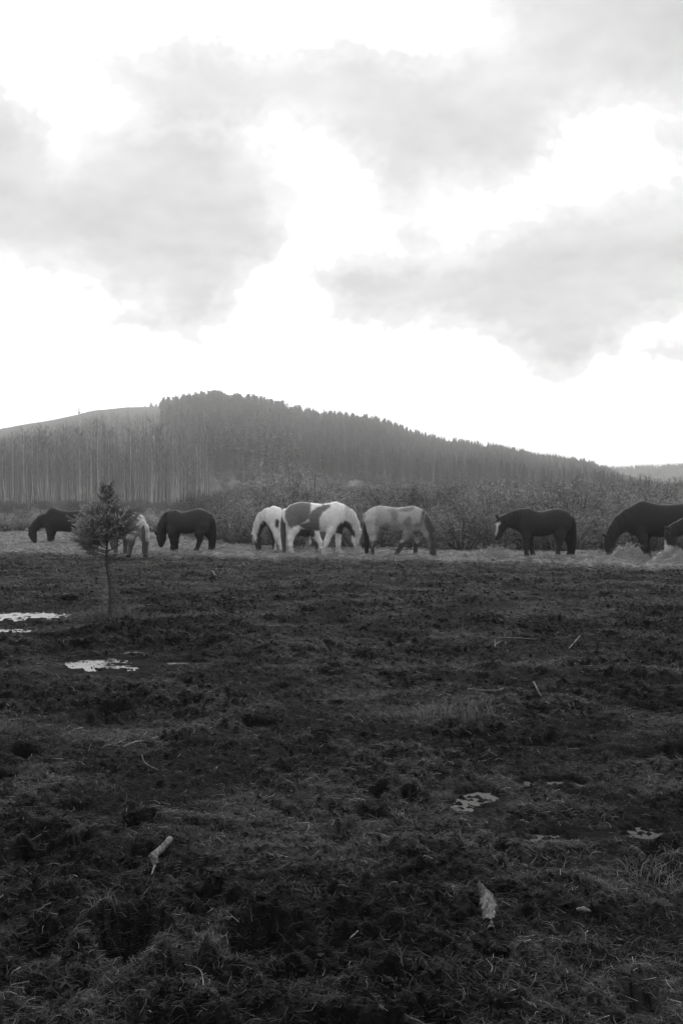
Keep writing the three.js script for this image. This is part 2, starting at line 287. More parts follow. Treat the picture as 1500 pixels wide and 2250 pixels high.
// A horse is laid out in its own side view: X, Y in steps of `step` metres from (cx, ground); radii in metres; z is the near (+) or far (-) side.
function horse(s) {
  const m = s.step, X = (v) => (v - s.cx) * m, Y = (v) => (s.gy - v) * m, bones = [];
  const chain = (L, z, squash) => { for (let i = 0; i + 1 < L.length; i++) { const a = L[i], b = L[i + 1]; bones.push([X(a[0]), Y(a[1]), a[4] ?? z, a[2], a[3] ?? a[2] * squash, X(b[0]), Y(b[1]), b[4] ?? z, b[2], b[3] ?? b[2] * squash]); } };
  chain(s.neck, 0, 0.5); chain(s.head, 0, 0.62); chain([s.neck[s.neck.length - 1], s.head[0]], 0, 0.6);
  for (const [L, z] of s.legs) {
    const P = L.map((q, i) => { const t = i / (L.length - 1); return [q[0], q[1], q[2], undefined, z * (i === 0 ? 0.75 : 1)]; });
    const e = P[P.length - 1]; e[1] = s.gy - e[2] * 0.35 / m;
    chain(P, z, 0.85);
  }
  for (const [a, b] of s.ears) for (const z of [0.055, -0.055]) chain([[a[0], a[1], 0.034, 0.03, z], [(a[0] + b[0]) / 2, (a[1] + b[1]) / 2, 0.03, 0.026, z * 1.2], [b[0], b[1], 0.008, 0.008, z * 1.3]], z, 0.8);
  const T = s.trunk.map(([x, t, b, w]) => [X(x), (Y(t) + Y(b)) / 2, (Y(t) - Y(b)) / 2, w]).sort((a, b) => a[0] - b[0]), x0 = T[0][0], x1 = T[T.length - 1][0];
  const trunk = (x, y, z) => {
    const c = clamp(x, x0, x1); let i = 0; while (i < T.length - 2 && c > T[i + 1][0]) i++;
    const A = T[i], B = T[i + 1], Z = T[Math.max(0, i - 1)], W = T[Math.min(T.length - 1, i + 2)], t = clamp((c - A[0]) / (B[0] - A[0])), cr = (k) => { const p0 = Z[k], p1 = A[k], p2 = B[k], p3 = W[k]; return p1 + 0.5 * t * (p2 - p0 + t * (2 * p0 - 5 * p1 + 4 * p2 - p3 + t * (3 * (p1 - p2) + p3 - p0))); };
    const qx = x - c, qy = y - cr(1), ry = cr(2), rz = cr(3), len = Math.hypot(qx, qy, z), r = Math.sqrt((qx / 0.10) ** 2 + (qy / ry) ** 2 + Math.pow(Math.abs(z) / rz, 2));
    return r < 1e-4 ? -0.3 : len * (1 - 1 / r);
  };
  const sdf = (x, y, z) => {
    let d = trunk(x, y, z);
    for (let i = 0; i < bones.length; i++) {
      const b = bones[i], ex = b[5] - b[0], ey = b[6] - b[1], ez = b[7] - b[2], wx = x - b[0], wy = y - b[1], wz = z - b[2];
      const t = clamp((wx * ex + wy * ey + wz * ez) / (ex * ex + ey * ey + ez * ez + 1e-9)), ry = b[3] + (b[8] - b[3]) * t, rz = b[4] + (b[9] - b[4]) * t, qx = wx - ex * t, qy = wy - ey * t, qz = wz - ez * t;
      const l2 = qx * qx + qy * qy, len = Math.sqrt(l2 + qz * qz); if (len - ry > 0.12) continue;
      const r = Math.sqrt(l2 / (ry * ry) + qz * qz / (rz * rz)); d = smin(d, r < 1e-4 ? -ry : len * (1 - 1 / r), Math.min(0.055, ry * 0.8));
    }
    return Math.max(d, -y);
  };
  let lo = [1e9, -0.03, -0.44], hi = [-1e9, 0, 0.44];
  for (const b of bones) { lo[0] = Math.min(lo[0], b[0] - b[3], b[5] - b[8]); hi[0] = Math.max(hi[0], b[0] + b[3], b[5] + b[8]); hi[1] = Math.max(hi[1], b[1] + b[3], b[6] + b[8]); }
  for (const q of T) { lo[0] = Math.min(lo[0], q[0] - 0.12); hi[0] = Math.max(hi[0], q[0] + 0.12); hi[1] = Math.max(hi[1], q[1] + q[2]); }
  lo[0] -= 0.06; hi[0] += 0.06; hi[1] += 0.06;
  const g = surfaceNets(sdf, lo, hi, 0.019), p = g.attributes.position, col = new Float32Array(p.count * 3);
  for (let i = 0; i < p.count; i++) {
    const x = p.getX(i), y = p.getY(i), z = p.getZ(i), wob = 0.022 * N3(x * 5, y * 5, z * 5), sx = s.cx + (x + wob) / m, sy = s.gy - (y + 0.022 * N3(x * 5 + 9, y * 5, z * 5)) / m;
    let c = 0; for (let k = 0; k < 7; k++) c += s.color(sx + (k ? Math.cos(k * 1.047) * 0.024 / m : 0), sy + (k ? Math.sin(k * 1.047) * 0.024 / m : 0), x, y, z) / 7; c *= (1 + 0.10 * N3(x * 9, y * 9, z * 9) + 0.08 * N3(x * 26, y * 26, z * 26));
    if (y < 0.07) c = s.hoof ?? 0.03;
    col[i * 3] = col[i * 3 + 1] = col[i * 3 + 2] = Math.max(0.006, c);
  }
  g.setAttribute('color', new THREE.BufferAttribute(col, 3));
  const G = group('horse', s.x, s.y ?? 0, -s.d, s.turn ?? 0); tag(G, s.label, 'horse', 'horses feeding along the hay line');
  const R = rng(s.seed ?? 5), dir = s.face, body = mesh('body', g, s.pale ? paleCoat : darkCoat, G);
  // shaggy winter coat: short hairs standing off the skin
  const fuzz = new Soup(), nr = g.attributes.normal;
  for (let k = 0; k < 11000; k++) {
    const i = Math.floor(R() * p.count); if (p.getY(i) < 0.12) continue;
    const l = 0.014 + 0.022 * R(), x = p.getX(i) + (R() - 0.5) * 0.018, y = p.getY(i) + (R() - 0.5) * 0.018, z = p.getZ(i) + (R() - 0.5) * 0.018, nx = nr.getX(i), ny = nr.getY(i), nz = nr.getZ(i), b = R() * T2;
    fuzz.ribbon([[x - nx * 0.006, y - ny * 0.006, z - nz * 0.006], [x + nx * l + (R() - 0.5) * 0.012, y + ny * l - 0.3 * l, z + nz * l]], 0.0022, Math.cos(b), 0.3, Math.sin(b), Math.min(0.85, col[i * 3] * (1.15 + 0.5 * R())));
  }
  mesh('coat_hair', fuzz.geo(), fuzzMat, body);
  // mane: locks from the crest of the neck, falling to the near side
  const crest = []; const N = [...s.neck, s.head[0]];
  for (let i = 0; i < N.length; i++) { const a = N[Math.max(0, i - 1)], b = N[Math.min(N.length - 1, i + 1)]; let tx = X(b[0]) - X(a[0]), ty = Y(b[1]) - Y(a[1]); const l = Math.hypot(tx, ty); tx /= l; ty /= l; const nx = -ty * dir, ny = tx * dir; crest.push([X(N[i][0]) + nx * N[i][2] * 0.93, Y(N[i][1]) + ny * N[i][2] * 0.93, nx, ny, N[i][3] ?? N[i][2] * 0.5]); }
  const hair = new Soup(), L = s.maneLength ?? 0.24;
  for (let k = 0; k < (s.maneCount ?? 220); k++) {
    const u = Math.pow(R(), 0.8) * (crest.length - 1.001) , i = Math.floor(u), t = u - i, A = crest[i], B = crest[i + 1], q = [0, 1, 2, 3, 4].map((c) => lerp(A[c], B[c], t)), side = R() < (s.maneNear ?? 0.75) ? 1 : -1, len = L * (0.6 + 0.6 * R()), j = (R() - 0.5) * 0.05, out = q[4] * (1.08 + 0.3 * R()) + 0.012;
    const lift = 0.012 + 0.02 * R(), P = [[q[0] + q[2] * 0.0, q[1] + q[3] * 0.0, 0], [q[0] + q[2] * lift + j * 0.4, q[1] + q[3] * lift, side * out * 0.45], [q[0] - q[2] * 0.05 + j, q[1] - len * 0.5 - 0.02, side * out], [q[0] - q[2] * 0.08 + j * 1.6, q[1] - len, side * (out + 0.015)]];
    hair.ribbon(P, 0.011, Math.cos(k) * 0.9 + 0.3, 0, 0.4, (s.mane ?? 0.015) * (0.75 + 0.5 * R()));
  }
  for (let k = 0; k < 26; k++) { const A = crest[crest.length - 1], h = s.head[s.head.length - 1], fx = (X(h[0]) - A[0]) * 0.33, fy = (Y(h[1]) - A[1]) * 0.33, z = (R() - 0.5) * 0.09; hair.ribbon([[A[0], A[1], z], [A[0] + fx * 0.5 + A[2] * 0.04, A[1] + fy * 0.5 + A[3] * 0.04, z * 1.2], [A[0] + fx * (0.9 + 0.4 * R()) + A[2] * 0.02, A[1] + fy * (0.9 + 0.4 * R()), z * 1.3]], 0.01, 0.5, 0.3, 0.8, (s.mane ?? 0.015) * (0.75 + 0.5 * R())); }
  mesh('mane', hair.geo(), hairMat, G);
  const tail = new Soup(), TP = s.tail.map(([x, y]) => [X(x), Math.max(0.03, Y(y))]); TP[0][0] += dir * 0.08; TP[0][1] -= 0.035; TP[1][0] += dir * 0.02;
  for (let k = 0; k < 320; k++) {
    const a = R() * T2, w = s.tailWidth ?? 0.07, ox = Math.cos(a) * Math.sqrt(R()), oz = Math.sin(a) * Math.sqrt(R()), end = 1 - 0.35 * R() * R(), P = [];
    for (let i = 0; i < TP.length; i++) { const t = i / (TP.length - 1) * end * (TP.length - 1), j = Math.min(TP.length - 2, Math.floor(t)), q = t - j, f = Math.min(1, 0.3 + 1.1 * i / (TP.length - 1)) * w * (i === TP.length - 1 ? 0.7 : 1); P.push([lerp(TP[j][0], TP[j + 1][0], q) + ox * f, lerp(TP[j][1], TP[j + 1][1], q), (s.tailZ ?? 0) * i / (TP.length - 1) + oz * f]); }
    tail.ribbon(P, 0.009, Math.cos(k), 0, Math.sin(k), (s.tailTone ?? s.mane ?? 0.015) * (0.7 + 0.6 * R()));
  }
  mesh('tail', tail.geo(), hairMat, G);
  const h0 = s.head[0], h1 = s.head[1]; for (const z of [1, -1]) { const e = mesh('eye', new THREE.SphereGeometry(0.02, 10, 8), eyeMat, G); const ex = lerp(h0[0], h1[0], 0.55), ey = lerp(h0[1], h1[1], 0.55), nx = crest[crest.length - 1]; e.position.set(X(ex) + nx[2] * h1[2] * 0.45, Y(ey) + nx[3] * h1[2] * 0.45, z * h1[2] * 0.56); }
  return G;
}
// each horse: X, Y read in a side view with its own step; d metres from the camera
const stepOf = (d, zoom) => d / F / zoom, at = (ox, zoom, X) => ox + X / zoom, groundY = (oy, zoom, d) => (HORIZON + F * EYE / d - oy) * zoom;
function place(ox, oy, zoom, d, cx, spec) { return horse({ step: stepOf(d, zoom), d, cx, gy: groundY(oy, zoom, d), x: xOf(at(ox, zoom, cx), d), ...spec }); }
const dull = (c) => () => c;

const pinto1 = [[[385, 235], [440, 175], [500, 140], [600, 120], [700, 130], [718, 170], [712, 230], [690, 300], [690, 345], [600, 400], [540, 440], [450, 470], [420, 420], [390, 330]],
  [[785, 205], [860, 158], [955, 168], [945, 215], [865, 262], [830, 340], [805, 380], [832, 480], [760, 520], [690, 500], [590, 450], [560, 420], [690, 380], [692, 300], [715, 260]]];
const pintoNeck = [[1025, 520], [1040, 445], [1135, 362], [1215, 395], [1245, 480], [1280, 545], [1262, 610], [1240, 560], [1120, 560]];
place(560, 1080, 5.77, 28.2, 760, {
  face: 1, pale: true, seed: 2, label: 'big white and grey pinto horse grazing to the right, in the centre', mane: 0.62, maneLength: 0.34, maneCount: 330, maneNear: 0.8, tailTone: 0.12, hoof: 0.2,
  trunk: [[390, 225, 400, 0.15], [440, 175, 450, 0.24], [500, 150, 470, 0.27], [590, 132, 472, 0.285], [700, 142, 480, 0.3], [830, 157, 502, 0.31], [930, 150, 505, 0.29], [1030, 128, 490, 0.25], [1110, 165, 440, 0.19]],
  neck: [[1080, 285, 0.29], [1175, 335, 0.25], [1245, 425, 0.18], [1282, 510, 0.13]],
  head: [[1286, 530, 0.125, 0.09], [1288, 605, 0.13, 0.085], [1300, 705, 0.085, 0.062], [1316, 772, 0.072, 0.058]], ears: [[[1318, 495], [1352, 478]]],
  legs: [[[[480, 370, 0.21], [505, 470, 0.14], [458, 590, 0.078], [455, 680, 0.055], [462, 750, 0.062], [475, 785, 0.058], [488, 815, 0.08]], 0.15], [[[470, 370, 0.2], [475, 480, 0.13], [420, 600, 0.072], [412, 690, 0.055], [408, 760, 0.06], [418, 810, 0.075]], -0.15],
    [[[1000, 390, 0.17], [962, 490, 0.115], [908, 630, 0.072], [888, 710, 0.055], [872, 765, 0.062], [884, 820, 0.08]], 0.15], [[[1065, 410, 0.16], [1060, 500, 0.105], [1054, 635, 0.07], [1054, 710, 0.055], [1062, 765, 0.062], [1092, 818, 0.08]], -0.13]],
  tail: [[388, 195], [358, 260], [352, 420], [362, 600], [372, 790]], tailWidth: 0.075,
  color: (x, y) => y > 690 ? 0.42 : pinto1.some((P) => inPoly(P, x, y)) ? 0.155 : inPoly(pintoNeck, x, y) ? 0.05 : (x > 1285 && y > 545 && y < 735) ? 0.1 : 0.72,
});
place(520, 1060, 3.125, 30.3, 360, {
  face: -1, pale: true, seed: 3, label: 'white pinto horse with a dark head, half hidden behind the big pinto', mane: 0.62, maneLength: 0.3, maneCount: 260, tailTone: 0.06, hoof: 0.08,
  trunk: [[212, 195, 300, 0.17], [245, 162, 325, 0.25], [300, 175, 350, 0.28], [370, 186, 366, 0.3], [450, 182, 372, 0.3], [520, 168, 352, 0.28], [560, 187, 320, 0.22], [580, 212, 290, 0.14]],
  neck: [[222, 232, 0.26], [182, 250, 0.21], [153, 293, 0.155], [142, 332, 0.12]], head: [[138, 348, 0.115, 0.085], [139, 393, 0.125, 0.08], [149, 440, 0.08, 0.06], [154, 474, 0.068, 0.056]], ears: [[[118, 362], [97, 350]]],
  legs: [[[[262, 300, 0.16], [283, 365, 0.1], [303, 420, 0.068], [312, 455, 0.052], [317, 478, 0.058], [312, 492, 0.075]], 0.15], [[[248, 310, 0.15], [254, 370, 0.09], [255, 425, 0.062], [256, 455, 0.05], [254, 480, 0.06], [250, 490, 0.07]], -0.14],
    [[[540, 280, 0.2], [538, 350, 0.13], [572, 410, 0.072], [576, 450, 0.055], [584, 480, 0.06], [578, 490, 0.075]], 0.15], [[[500, 300, 0.19], [476, 365, 0.11], [492, 410, 0.07], [480, 450, 0.052], [472, 475, 0.058], [466, 485, 0.07]], -0.15]],
  tail: [[585, 205], [584, 290], [556, 380], [546, 480]], tailWidth: 0.06, tailZ: 0.16,
  color: (x, y) => (y > 345 && x < 178) ? (x < 122 ? 0.4 : 0.035) : inPoly([[138, 400], [146, 330], [162, 275], [182, 258], [206, 276], [244, 332], [262, 400], [255, 470], [236, 470], [232, 400], [200, 350], [190, 420]], x, y) ? 0.035 : Math.hypot((x - 282) / 13, (y - 280) / 30) < 1 ? 0.05 : inPoly([[296, 165], [330, 175], [318, 190], [300, 182]], x, y) ? 0.05 : (x > 400 && x < 540 && y > 250 && y < 372) ? 0.05 : (x > 450 && x < 500 && y > 372) ? 0.28 : 0.7,
});
const roanDark = (x, y, lx, ly, z) => 0.5 + 0.5 * N3(lx * 2.4 + 3, ly * 2.4, z * 2.4);
place(780, 1090, 7.5, 27.3, 640, {
  face: 1, pale: true, seed: 4, label: 'pale roan horse with dark legs and mane, grazing to the right behind the big pinto', mane: 0.075, maneLength: 0.3, maneCount: 300, tailTone: 0.03, hoof: 0.06,
  trunk: [[180, 270, 430, 0.11], [230, 218, 530, 0.22], [300, 182, 570, 0.27], [400, 158, 545, 0.285], [500, 167, 575, 0.295], [620, 185, 602, 0.31], [720, 190, 612, 0.315], [820, 179, 612, 0.3], [900, 166, 603, 0.28], [980, 168, 596, 0.25], [1050, 215, 580, 0.21], [1105, 300, 540, 0.13]],
  neck: [[1010, 375, 0.3], [1095, 435, 0.245], [1168, 530, 0.19], [1232, 632, 0.15]], head: [[1262, 705, 0.125, 0.09], [1268, 795, 0.135, 0.085], [1276, 905, 0.088, 0.063], [1298, 1005, 0.074, 0.06]], ears: [[[1330, 700], [1378, 665]]],
  legs: [[[[285, 420, 0.225], [288, 560, 0.15], [288, 690, 0.088], [276, 800, 0.064], [266, 900, 0.066], [276, 960, 0.06], [302, 1025, 0.09]], 0.15], [[[270, 420, 0.2], [262, 560, 0.13], [240, 690, 0.08], [232, 800, 0.06], [226, 900, 0.06], [226, 960, 0.06], [240, 1015, 0.08]], -0.15],
    [[[880, 470, 0.18], [850, 610, 0.115], [768, 785, 0.078], [716, 880, 0.056], [682, 945, 0.056], [664, 1000, 0.075]], 0.15], [[[1020, 510, 0.16], [1050, 640, 0.095], [1016, 780, 0.07], [1000, 880, 0.052], [998, 950, 0.056], [1032, 1035, 0.085]], -0.13]],
  tail: [[188, 235], [166, 330], [182, 520], [192, 740], [192, 1000]], tailWidth: 0.08,
  color: (x, y, lx, ly, z) => { const r = roanDark(x, y, lx, ly, z), sp = N3(lx * 24, ly * 24, z * 24) > 0.55 && r > 0.5 ? 0.55 : 1; if (x > 1180 && y > 640) return x > 1235 ? 0.055 : 0.16; const leg = sstep(690, 800, y + 60 * N3(lx * 6, ly * 6, z * 6)); return lerp((0.34 - 0.14 * sstep(0.45, 0.8, r) + (x < 330 ? 0.05 : 0)) * sp, x > 200 && x < 250 && y > 860 && y < 960 ? 0.3 : 0.045, leg); },
});
place(1070, 1090, 7.14, 27.1, 880, {
  face: -1, seed: 6, label: 'dark horse with a white blaze, head half raised, standing alone facing left', mane: 0.012, maneLength: 0.2, maneNear: 0.3, hoof: 0.012,
  trunk: [[460, 255, 535, 0.15], [500, 217, 570, 0.22], [560, 192, 600, 0.26], [640, 183, 630, 0.29], [720, 213, 633, 0.3], [820, 235, 636, 0.315], [920, 219, 625, 0.31], [1020, 198, 592, 0.3], [1100, 191, 568, 0.29], [1200, 213, 560, 0.27], [1280, 256, 530, 0.19], [1318, 310, 470, 0.11]],
  neck: [[520, 368, 0.29], [425, 370, 0.24], [335, 380, 0.18], [255, 395, 0.145]], head: [[210, 400, 0.115, 0.09], [212, 485, 0.14, 0.088], [182, 590, 0.1, 0.068], [153, 658, 0.066, 0.058]], ears: [[[165, 345], [136, 285]]],
  legs: [[[[600, 530, 0.18], [600, 640, 0.105], [594, 780, 0.07], [598, 870, 0.052], [602, 925, 0.058], [600, 975, 0.075]], 0.15], [[[650, 550, 0.16], [680, 650, 0.095], [696, 780, 0.067], [716, 870, 0.052], [732, 925, 0.058], [742, 970, 0.075]], -0.14],
    [[[1130, 470, 0.23], [1112, 600, 0.15], [1118, 720, 0.085], [1096, 820, 0.057], [1086, 920, 0.06], [1072, 985, 0.08]], 0.15], [[[1220, 470, 0.21], [1238, 600, 0.14], [1302, 720, 0.083], [1306, 820, 0.057], [1306, 920, 0.06], [1296, 985, 0.08]], -0.15]],
  tail: [[1285, 262], [1332, 330], [1352, 480], [1350, 750], [1330, 970]], tailWidth: 0.085,
  color: (x, y) => inPoly([[135, 425], [165, 408], [198, 398], [188, 440], [163, 480], [150, 560], [134, 612], [121, 612], [136, 520]], x, y) ? 0.62 : 0.027,
});
const bay = {
  face: -1, seed: 7, mane: 0.014, maneLength: 0.3, maneCount: 300, hoof: 0.012, tailWidth: 0.085,
  trunk: [[432, 280, 540, 0.15], [480, 218, 590, 0.22], [540, 187, 620, 0.26], [600, 172, 632, 0.28], [700, 213, 634, 0.3], [800, 205, 640, 0.31], [900, 173, 624, 0.31], [1030, 149, 596, 0.3], [1120, 166, 590, 0.28], [1200, 208, 555, 0.21], [1252, 280, 500, 0.12]],
  neck: [[485, 375, 0.27], [412, 432, 0.22], [352, 512, 0.175], [322, 582, 0.145]], head: [[306, 630, 0.125, 0.09], [308, 722, 0.138, 0.088], [303, 802, 0.098, 0.066], [300, 860, 0.074, 0.06]], ears: [[[225, 655], [176, 600]]],
  legs: [[[[520, 550, 0.17], [525, 660, 0.105], [540, 800, 0.068], [538, 880, 0.052], [535, 925, 0.058], [528, 960, 0.072]], 0.15], [[[575, 550, 0.16], [586, 660, 0.095], [583, 800, 0.065], [581, 880, 0.052], [581, 925, 0.056], [577, 955, 0.07]], -0.14],
    [[[1080, 490, 0.23], [1052, 630, 0.14], [1066, 745, 0.085], [1036, 850, 0.06], [1002, 950, 0.06], [958, 1025, 0.08]], 0.15], [[[1180, 490, 0.21], [1202, 620, 0.14], [1256, 740, 0.083], [1251, 850, 0.06], [1248, 940, 0.06], [1236, 990, 0.077]], -0.15]],
  tail: [[1190, 195], [1272, 290], [1312, 450], [1324, 700], [1306, 970]],
};
place(320, 1100, 8.82, 29.7, 800, { ...bay, label: 'dark bay horse grazing to the left, just right of the young spruce', color: (x, y) => y > 620 ? 0.016 : x < 420 ? 0.016 : 0.034 });
horse({ ...bay, step: stepOf(29.7, 8.82) * 0.93, d: 28.2, cx: 800, gy: groundY(1100, 8.82, 29.7), x: xOf(281, 28.2), turn: -0.75, seed: 8, pale: true, mane: 0.3, tailTone: 0.1, tailWidth: 0.05, label: 'pale grey horse seen from behind, mostly hidden by the young spruce', color: (x, y) => y > 700 ? 0.09 : y > 640 ? 0.25 : 0.42 });
place(0, 1040, 2.885, 35, 460, {
  face: -1, seed: 9, label: 'dark horse grazing at far left, hindquarters behind the young spruce', mane: 0.012, maneLength: 0.2, maneNear: 0.4, hoof: 0.012,
  trunk: [[283, 270, 345, 0.16], [308, 232, 362, 0.24], [338, 216, 368, 0.27], [390, 232, 368, 0.3], [450, 238, 371, 0.31], [520, 233, 365, 0.3], [580, 228, 355, 0.28], [630, 245, 345, 0.22], [655, 270, 320, 0.12]],
  neck: [[300, 298, 0.25], [266, 302, 0.2], [237, 326, 0.16], [217, 350, 0.135]], head: [[206, 360, 0.12, 0.09], [208, 388, 0.14, 0.088], [214, 412, 0.1, 0.066], [222, 431, 0.072, 0.06]], ears: [[[194, 352], [184, 340]]],
  legs: [[[[320, 335, 0.16], [322, 375, 0.095], [322, 408, 0.067], [320, 430, 0.052], [319, 445, 0.057], [317, 456, 0.072]], 0.15], [[[335, 340, 0.15], [330, 378, 0.09], [326, 410, 0.063], [323, 432, 0.05], [322, 446, 0.054], [320, 455, 0.07]], -0.14],
    [[[610, 305, 0.21], [600, 355, 0.13], [612, 395, 0.08], [606, 425, 0.057], [604, 445, 0.058], [598, 456, 0.075]], 0.15], [[[622, 305, 0.2], [622, 355, 0.13], [637, 395, 0.08], [633, 425, 0.057], [631, 445, 0.058], [626, 456, 0.075]], -0.15]],
  tail: [[652, 252], [668, 290], [671, 350], [667, 430]],
  color: (x, y) => y > 430 && x < 345 && x > 300 ? 0.35 : 0.023,
});
place(1040, 1060, 3.26, 27.1, 1360, {
  face: -1, seed: 10, label: 'largest dark horse, grazing to the left and cut by the right edge', mane: 0.012, maneLength: 0.24, maneNear: 0.4, hoof: 0.012,
  trunk: [[1088, 198, 340, 0.17], [1130, 163, 375, 0.25], [1200, 130, 386, 0.3], [1270, 145, 388, 0.315], [1340, 157, 392, 0.325], [1430, 155, 390, 0.325], [1520, 147, 376, 0.315], [1600, 152, 365, 0.29], [1660, 182, 350, 0.23], [1690, 220, 310, 0.12]],
  neck: [[1120, 262, 0.31], [1062, 292, 0.24], [1014, 342, 0.185], [988, 387, 0.155]], head: [[974, 408, 0.135, 0.1], [974, 452, 0.155, 0.095], [978, 500, 0.108, 0.07], [975, 535, 0.08, 0.064]], ears: [[[945, 385], [920, 368]]],
  legs: [[[[1190, 345, 0.18], [1200, 400, 0.12], [1206, 460, 0.08], [1206, 505, 0.058], [1206, 530, 0.064], [1200, 548, 0.085]], 0.16], [[[1230, 345, 0.17], [1245, 400, 0.11], [1260, 460, 0.075], [1266, 505, 0.057], [1270, 530, 0.06], [1274, 546, 0.08]], -0.15],
    [[[1620, 300, 0.23], [1602, 390, 0.15], [1622, 455, 0.09], [1614, 505, 0.062], [1610, 530, 0.064], [1600, 550, 0.085]], 0.16], [[[1640, 300, 0.21], [1646, 390, 0.14], [1667, 455, 0.085], [1663, 505, 0.062], [1660, 530, 0.062], [1650, 550, 0.08]], -0.16]],
  tail: [[1688, 192], [1712, 260], [1714, 400], [1704, 520]], color: dull(0.027),
});
place(1040, 1060, 3.26, 25, 1720, {
  face: -1, seed: 12, label: 'dark horse with a white muzzle, only its lowered head showing at the right edge', mane: 0.014, maneLength: 0.2, maneNear: 0.4, hoof: 0.012,
  trunk: [[1555, 255, 400, 0.17], [1600, 217, 425, 0.24], [1660, 202, 436, 0.28], [1740, 216, 442, 0.3], [1830, 216, 440, 0.31], [1930, 202, 422, 0.3], [2000, 207, 410, 0.28], [2060, 242, 390, 0.21], [2085, 275, 350, 0.11]],
  neck: [[1585, 312, 0.27], [1518, 312, 0.2], [1455, 332, 0.16], [1418, 352, 0.14]], head: [[1403, 365, 0.12, 0.09], [1408, 408, 0.135, 0.088], [1396, 455, 0.09, 0.066], [1385, 487, 0.07, 0.06]], ears: [[[1385, 335], [1372, 312]]],
  legs: [[[[1620, 390, 0.17], [1622, 440, 0.11], [1620, 500, 0.075], [1618, 545, 0.055], [1618, 570, 0.06], [1612, 588, 0.08]], 0.15], [[[1645, 390, 0.16], [1652, 440, 0.1], [1662, 500, 0.07], [1664, 545, 0.055], [1668, 570, 0.058], [1668, 585, 0.075]], -0.14],
    [[[2010, 370, 0.22], [1996, 440, 0.14], [2012, 500, 0.085], [2004, 545, 0.06], [2000, 570, 0.06], [1994, 588, 0.08]], 0.15], [[[2030, 370, 0.2], [2034, 440, 0.13], [2050, 500, 0.08], [2046, 545, 0.06], [2044, 570, 0.06], [2036, 588, 0.08]], -0.15]],
  tail: [[2080, 250], [2104, 320], [2106, 440], [2100, 560]],
  color: (x, y) => (y > 455 && x < 1425) || inPoly([[1340, 400], [1372, 415], [1378, 460], [1372, 500], [1340, 500]], x, y) ? 0.5 : 0.026,
});
// ------------------------------------------------------------------ wooded hill: conifers, aspens
const wood = (n) => vcol(n);
function conifer(seed, h, w, pine) {
  const R = rng(seed), s = new Soup();
  const trunk = new Soup(); trunk.tube([[0, -0.5, 0, h * 0.013], [0.02 * h * (R() - 0.5), h * 0.5, 0, h * 0.009], [0, h * 0.98, 0, 0.02]], 5, 0.025);
  const rows = pine ? 11 : 17;
  for (let r = 0; r < rows; r++) {
    const t = (r + R() * 0.5) / rows, y = h * (pine ? 0.34 + 0.64 * t : 0.03 + 0.95 * t), reach = pine ? w * (0.5 + 0.6 * Math.sin(Math.PI * clamp(t * 0.85 + 0.12))) * (0.55 + 0.6 * R()) : w * Math.pow(1 - t, 0.85) * (0.75 + 0.4 * R()) + 0.12, n = pine ? 7 : 9, a0 = R() * T2;
    for (let k = 0; k < n; k++) {
      const a = a0 + k / n * T2 + (R() - 0.5) * 0.5, l = reach * (0.6 + 0.6 * R()), ca = Math.cos(a), sa = Math.sin(a), droop = pine ? 0.25 * l * (R() - 0.2) : -0.28 * l * (0.6 + 0.7 * R()), wd = l * (pine ? 0.3 : 0.2), c = 0.022 + 0.02 * R(), th = h * 0.022;
      const o = s.v(0, y, 0, c), L = s.v(ca * l * 0.55 - sa * wd, y + droop * 0.45 - th, sa * l * 0.55 + ca * wd, c), Rr = s.v(ca * l * 0.55 + sa * wd, y + droop * 0.45 - th, sa * l * 0.55 - ca * wd, c), M = s.v(ca * l * 0.5, y + droop * 0.4 + th, sa * l * 0.5, c), tip = s.v(ca * l, y + droop, sa * l, c);
      s.i.push(o, L, M, o, M, Rr, L, tip, M, M, tip, Rr);
    }
  }
  const top = s.v(0, h, 0, 0.03); for (let k = 0; k < 4; k++) { const a = k / 4 * T2, b = (k + 1) / 4 * T2; s.i.push(top, s.v(Math.cos(a) * 0.12, h * 0.93, Math.sin(a) * 0.12, 0.03), s.v(Math.cos(b) * 0.12, h * 0.93, Math.sin(b) * 0.12, 0.03)); }
  return { trunk: trunk.geo(), crown: s.geo(), h };
}
const coniferMat = vcol(0.95), trunkMat = vcol(0.9);
const firs = [conifer(1, 12, 2.3), conifer(2, 12, 2.7), conifer(3, 12, 1.9), conifer(4, 12, 2.5), conifer(5, 12, 2.4, true), conifer(6, 12, 2.1, true)];
const coniferEdge = (d) => along([[220, 470], [400, 415], [700, 388], [1050, 352], [1400, 332]], d) ;
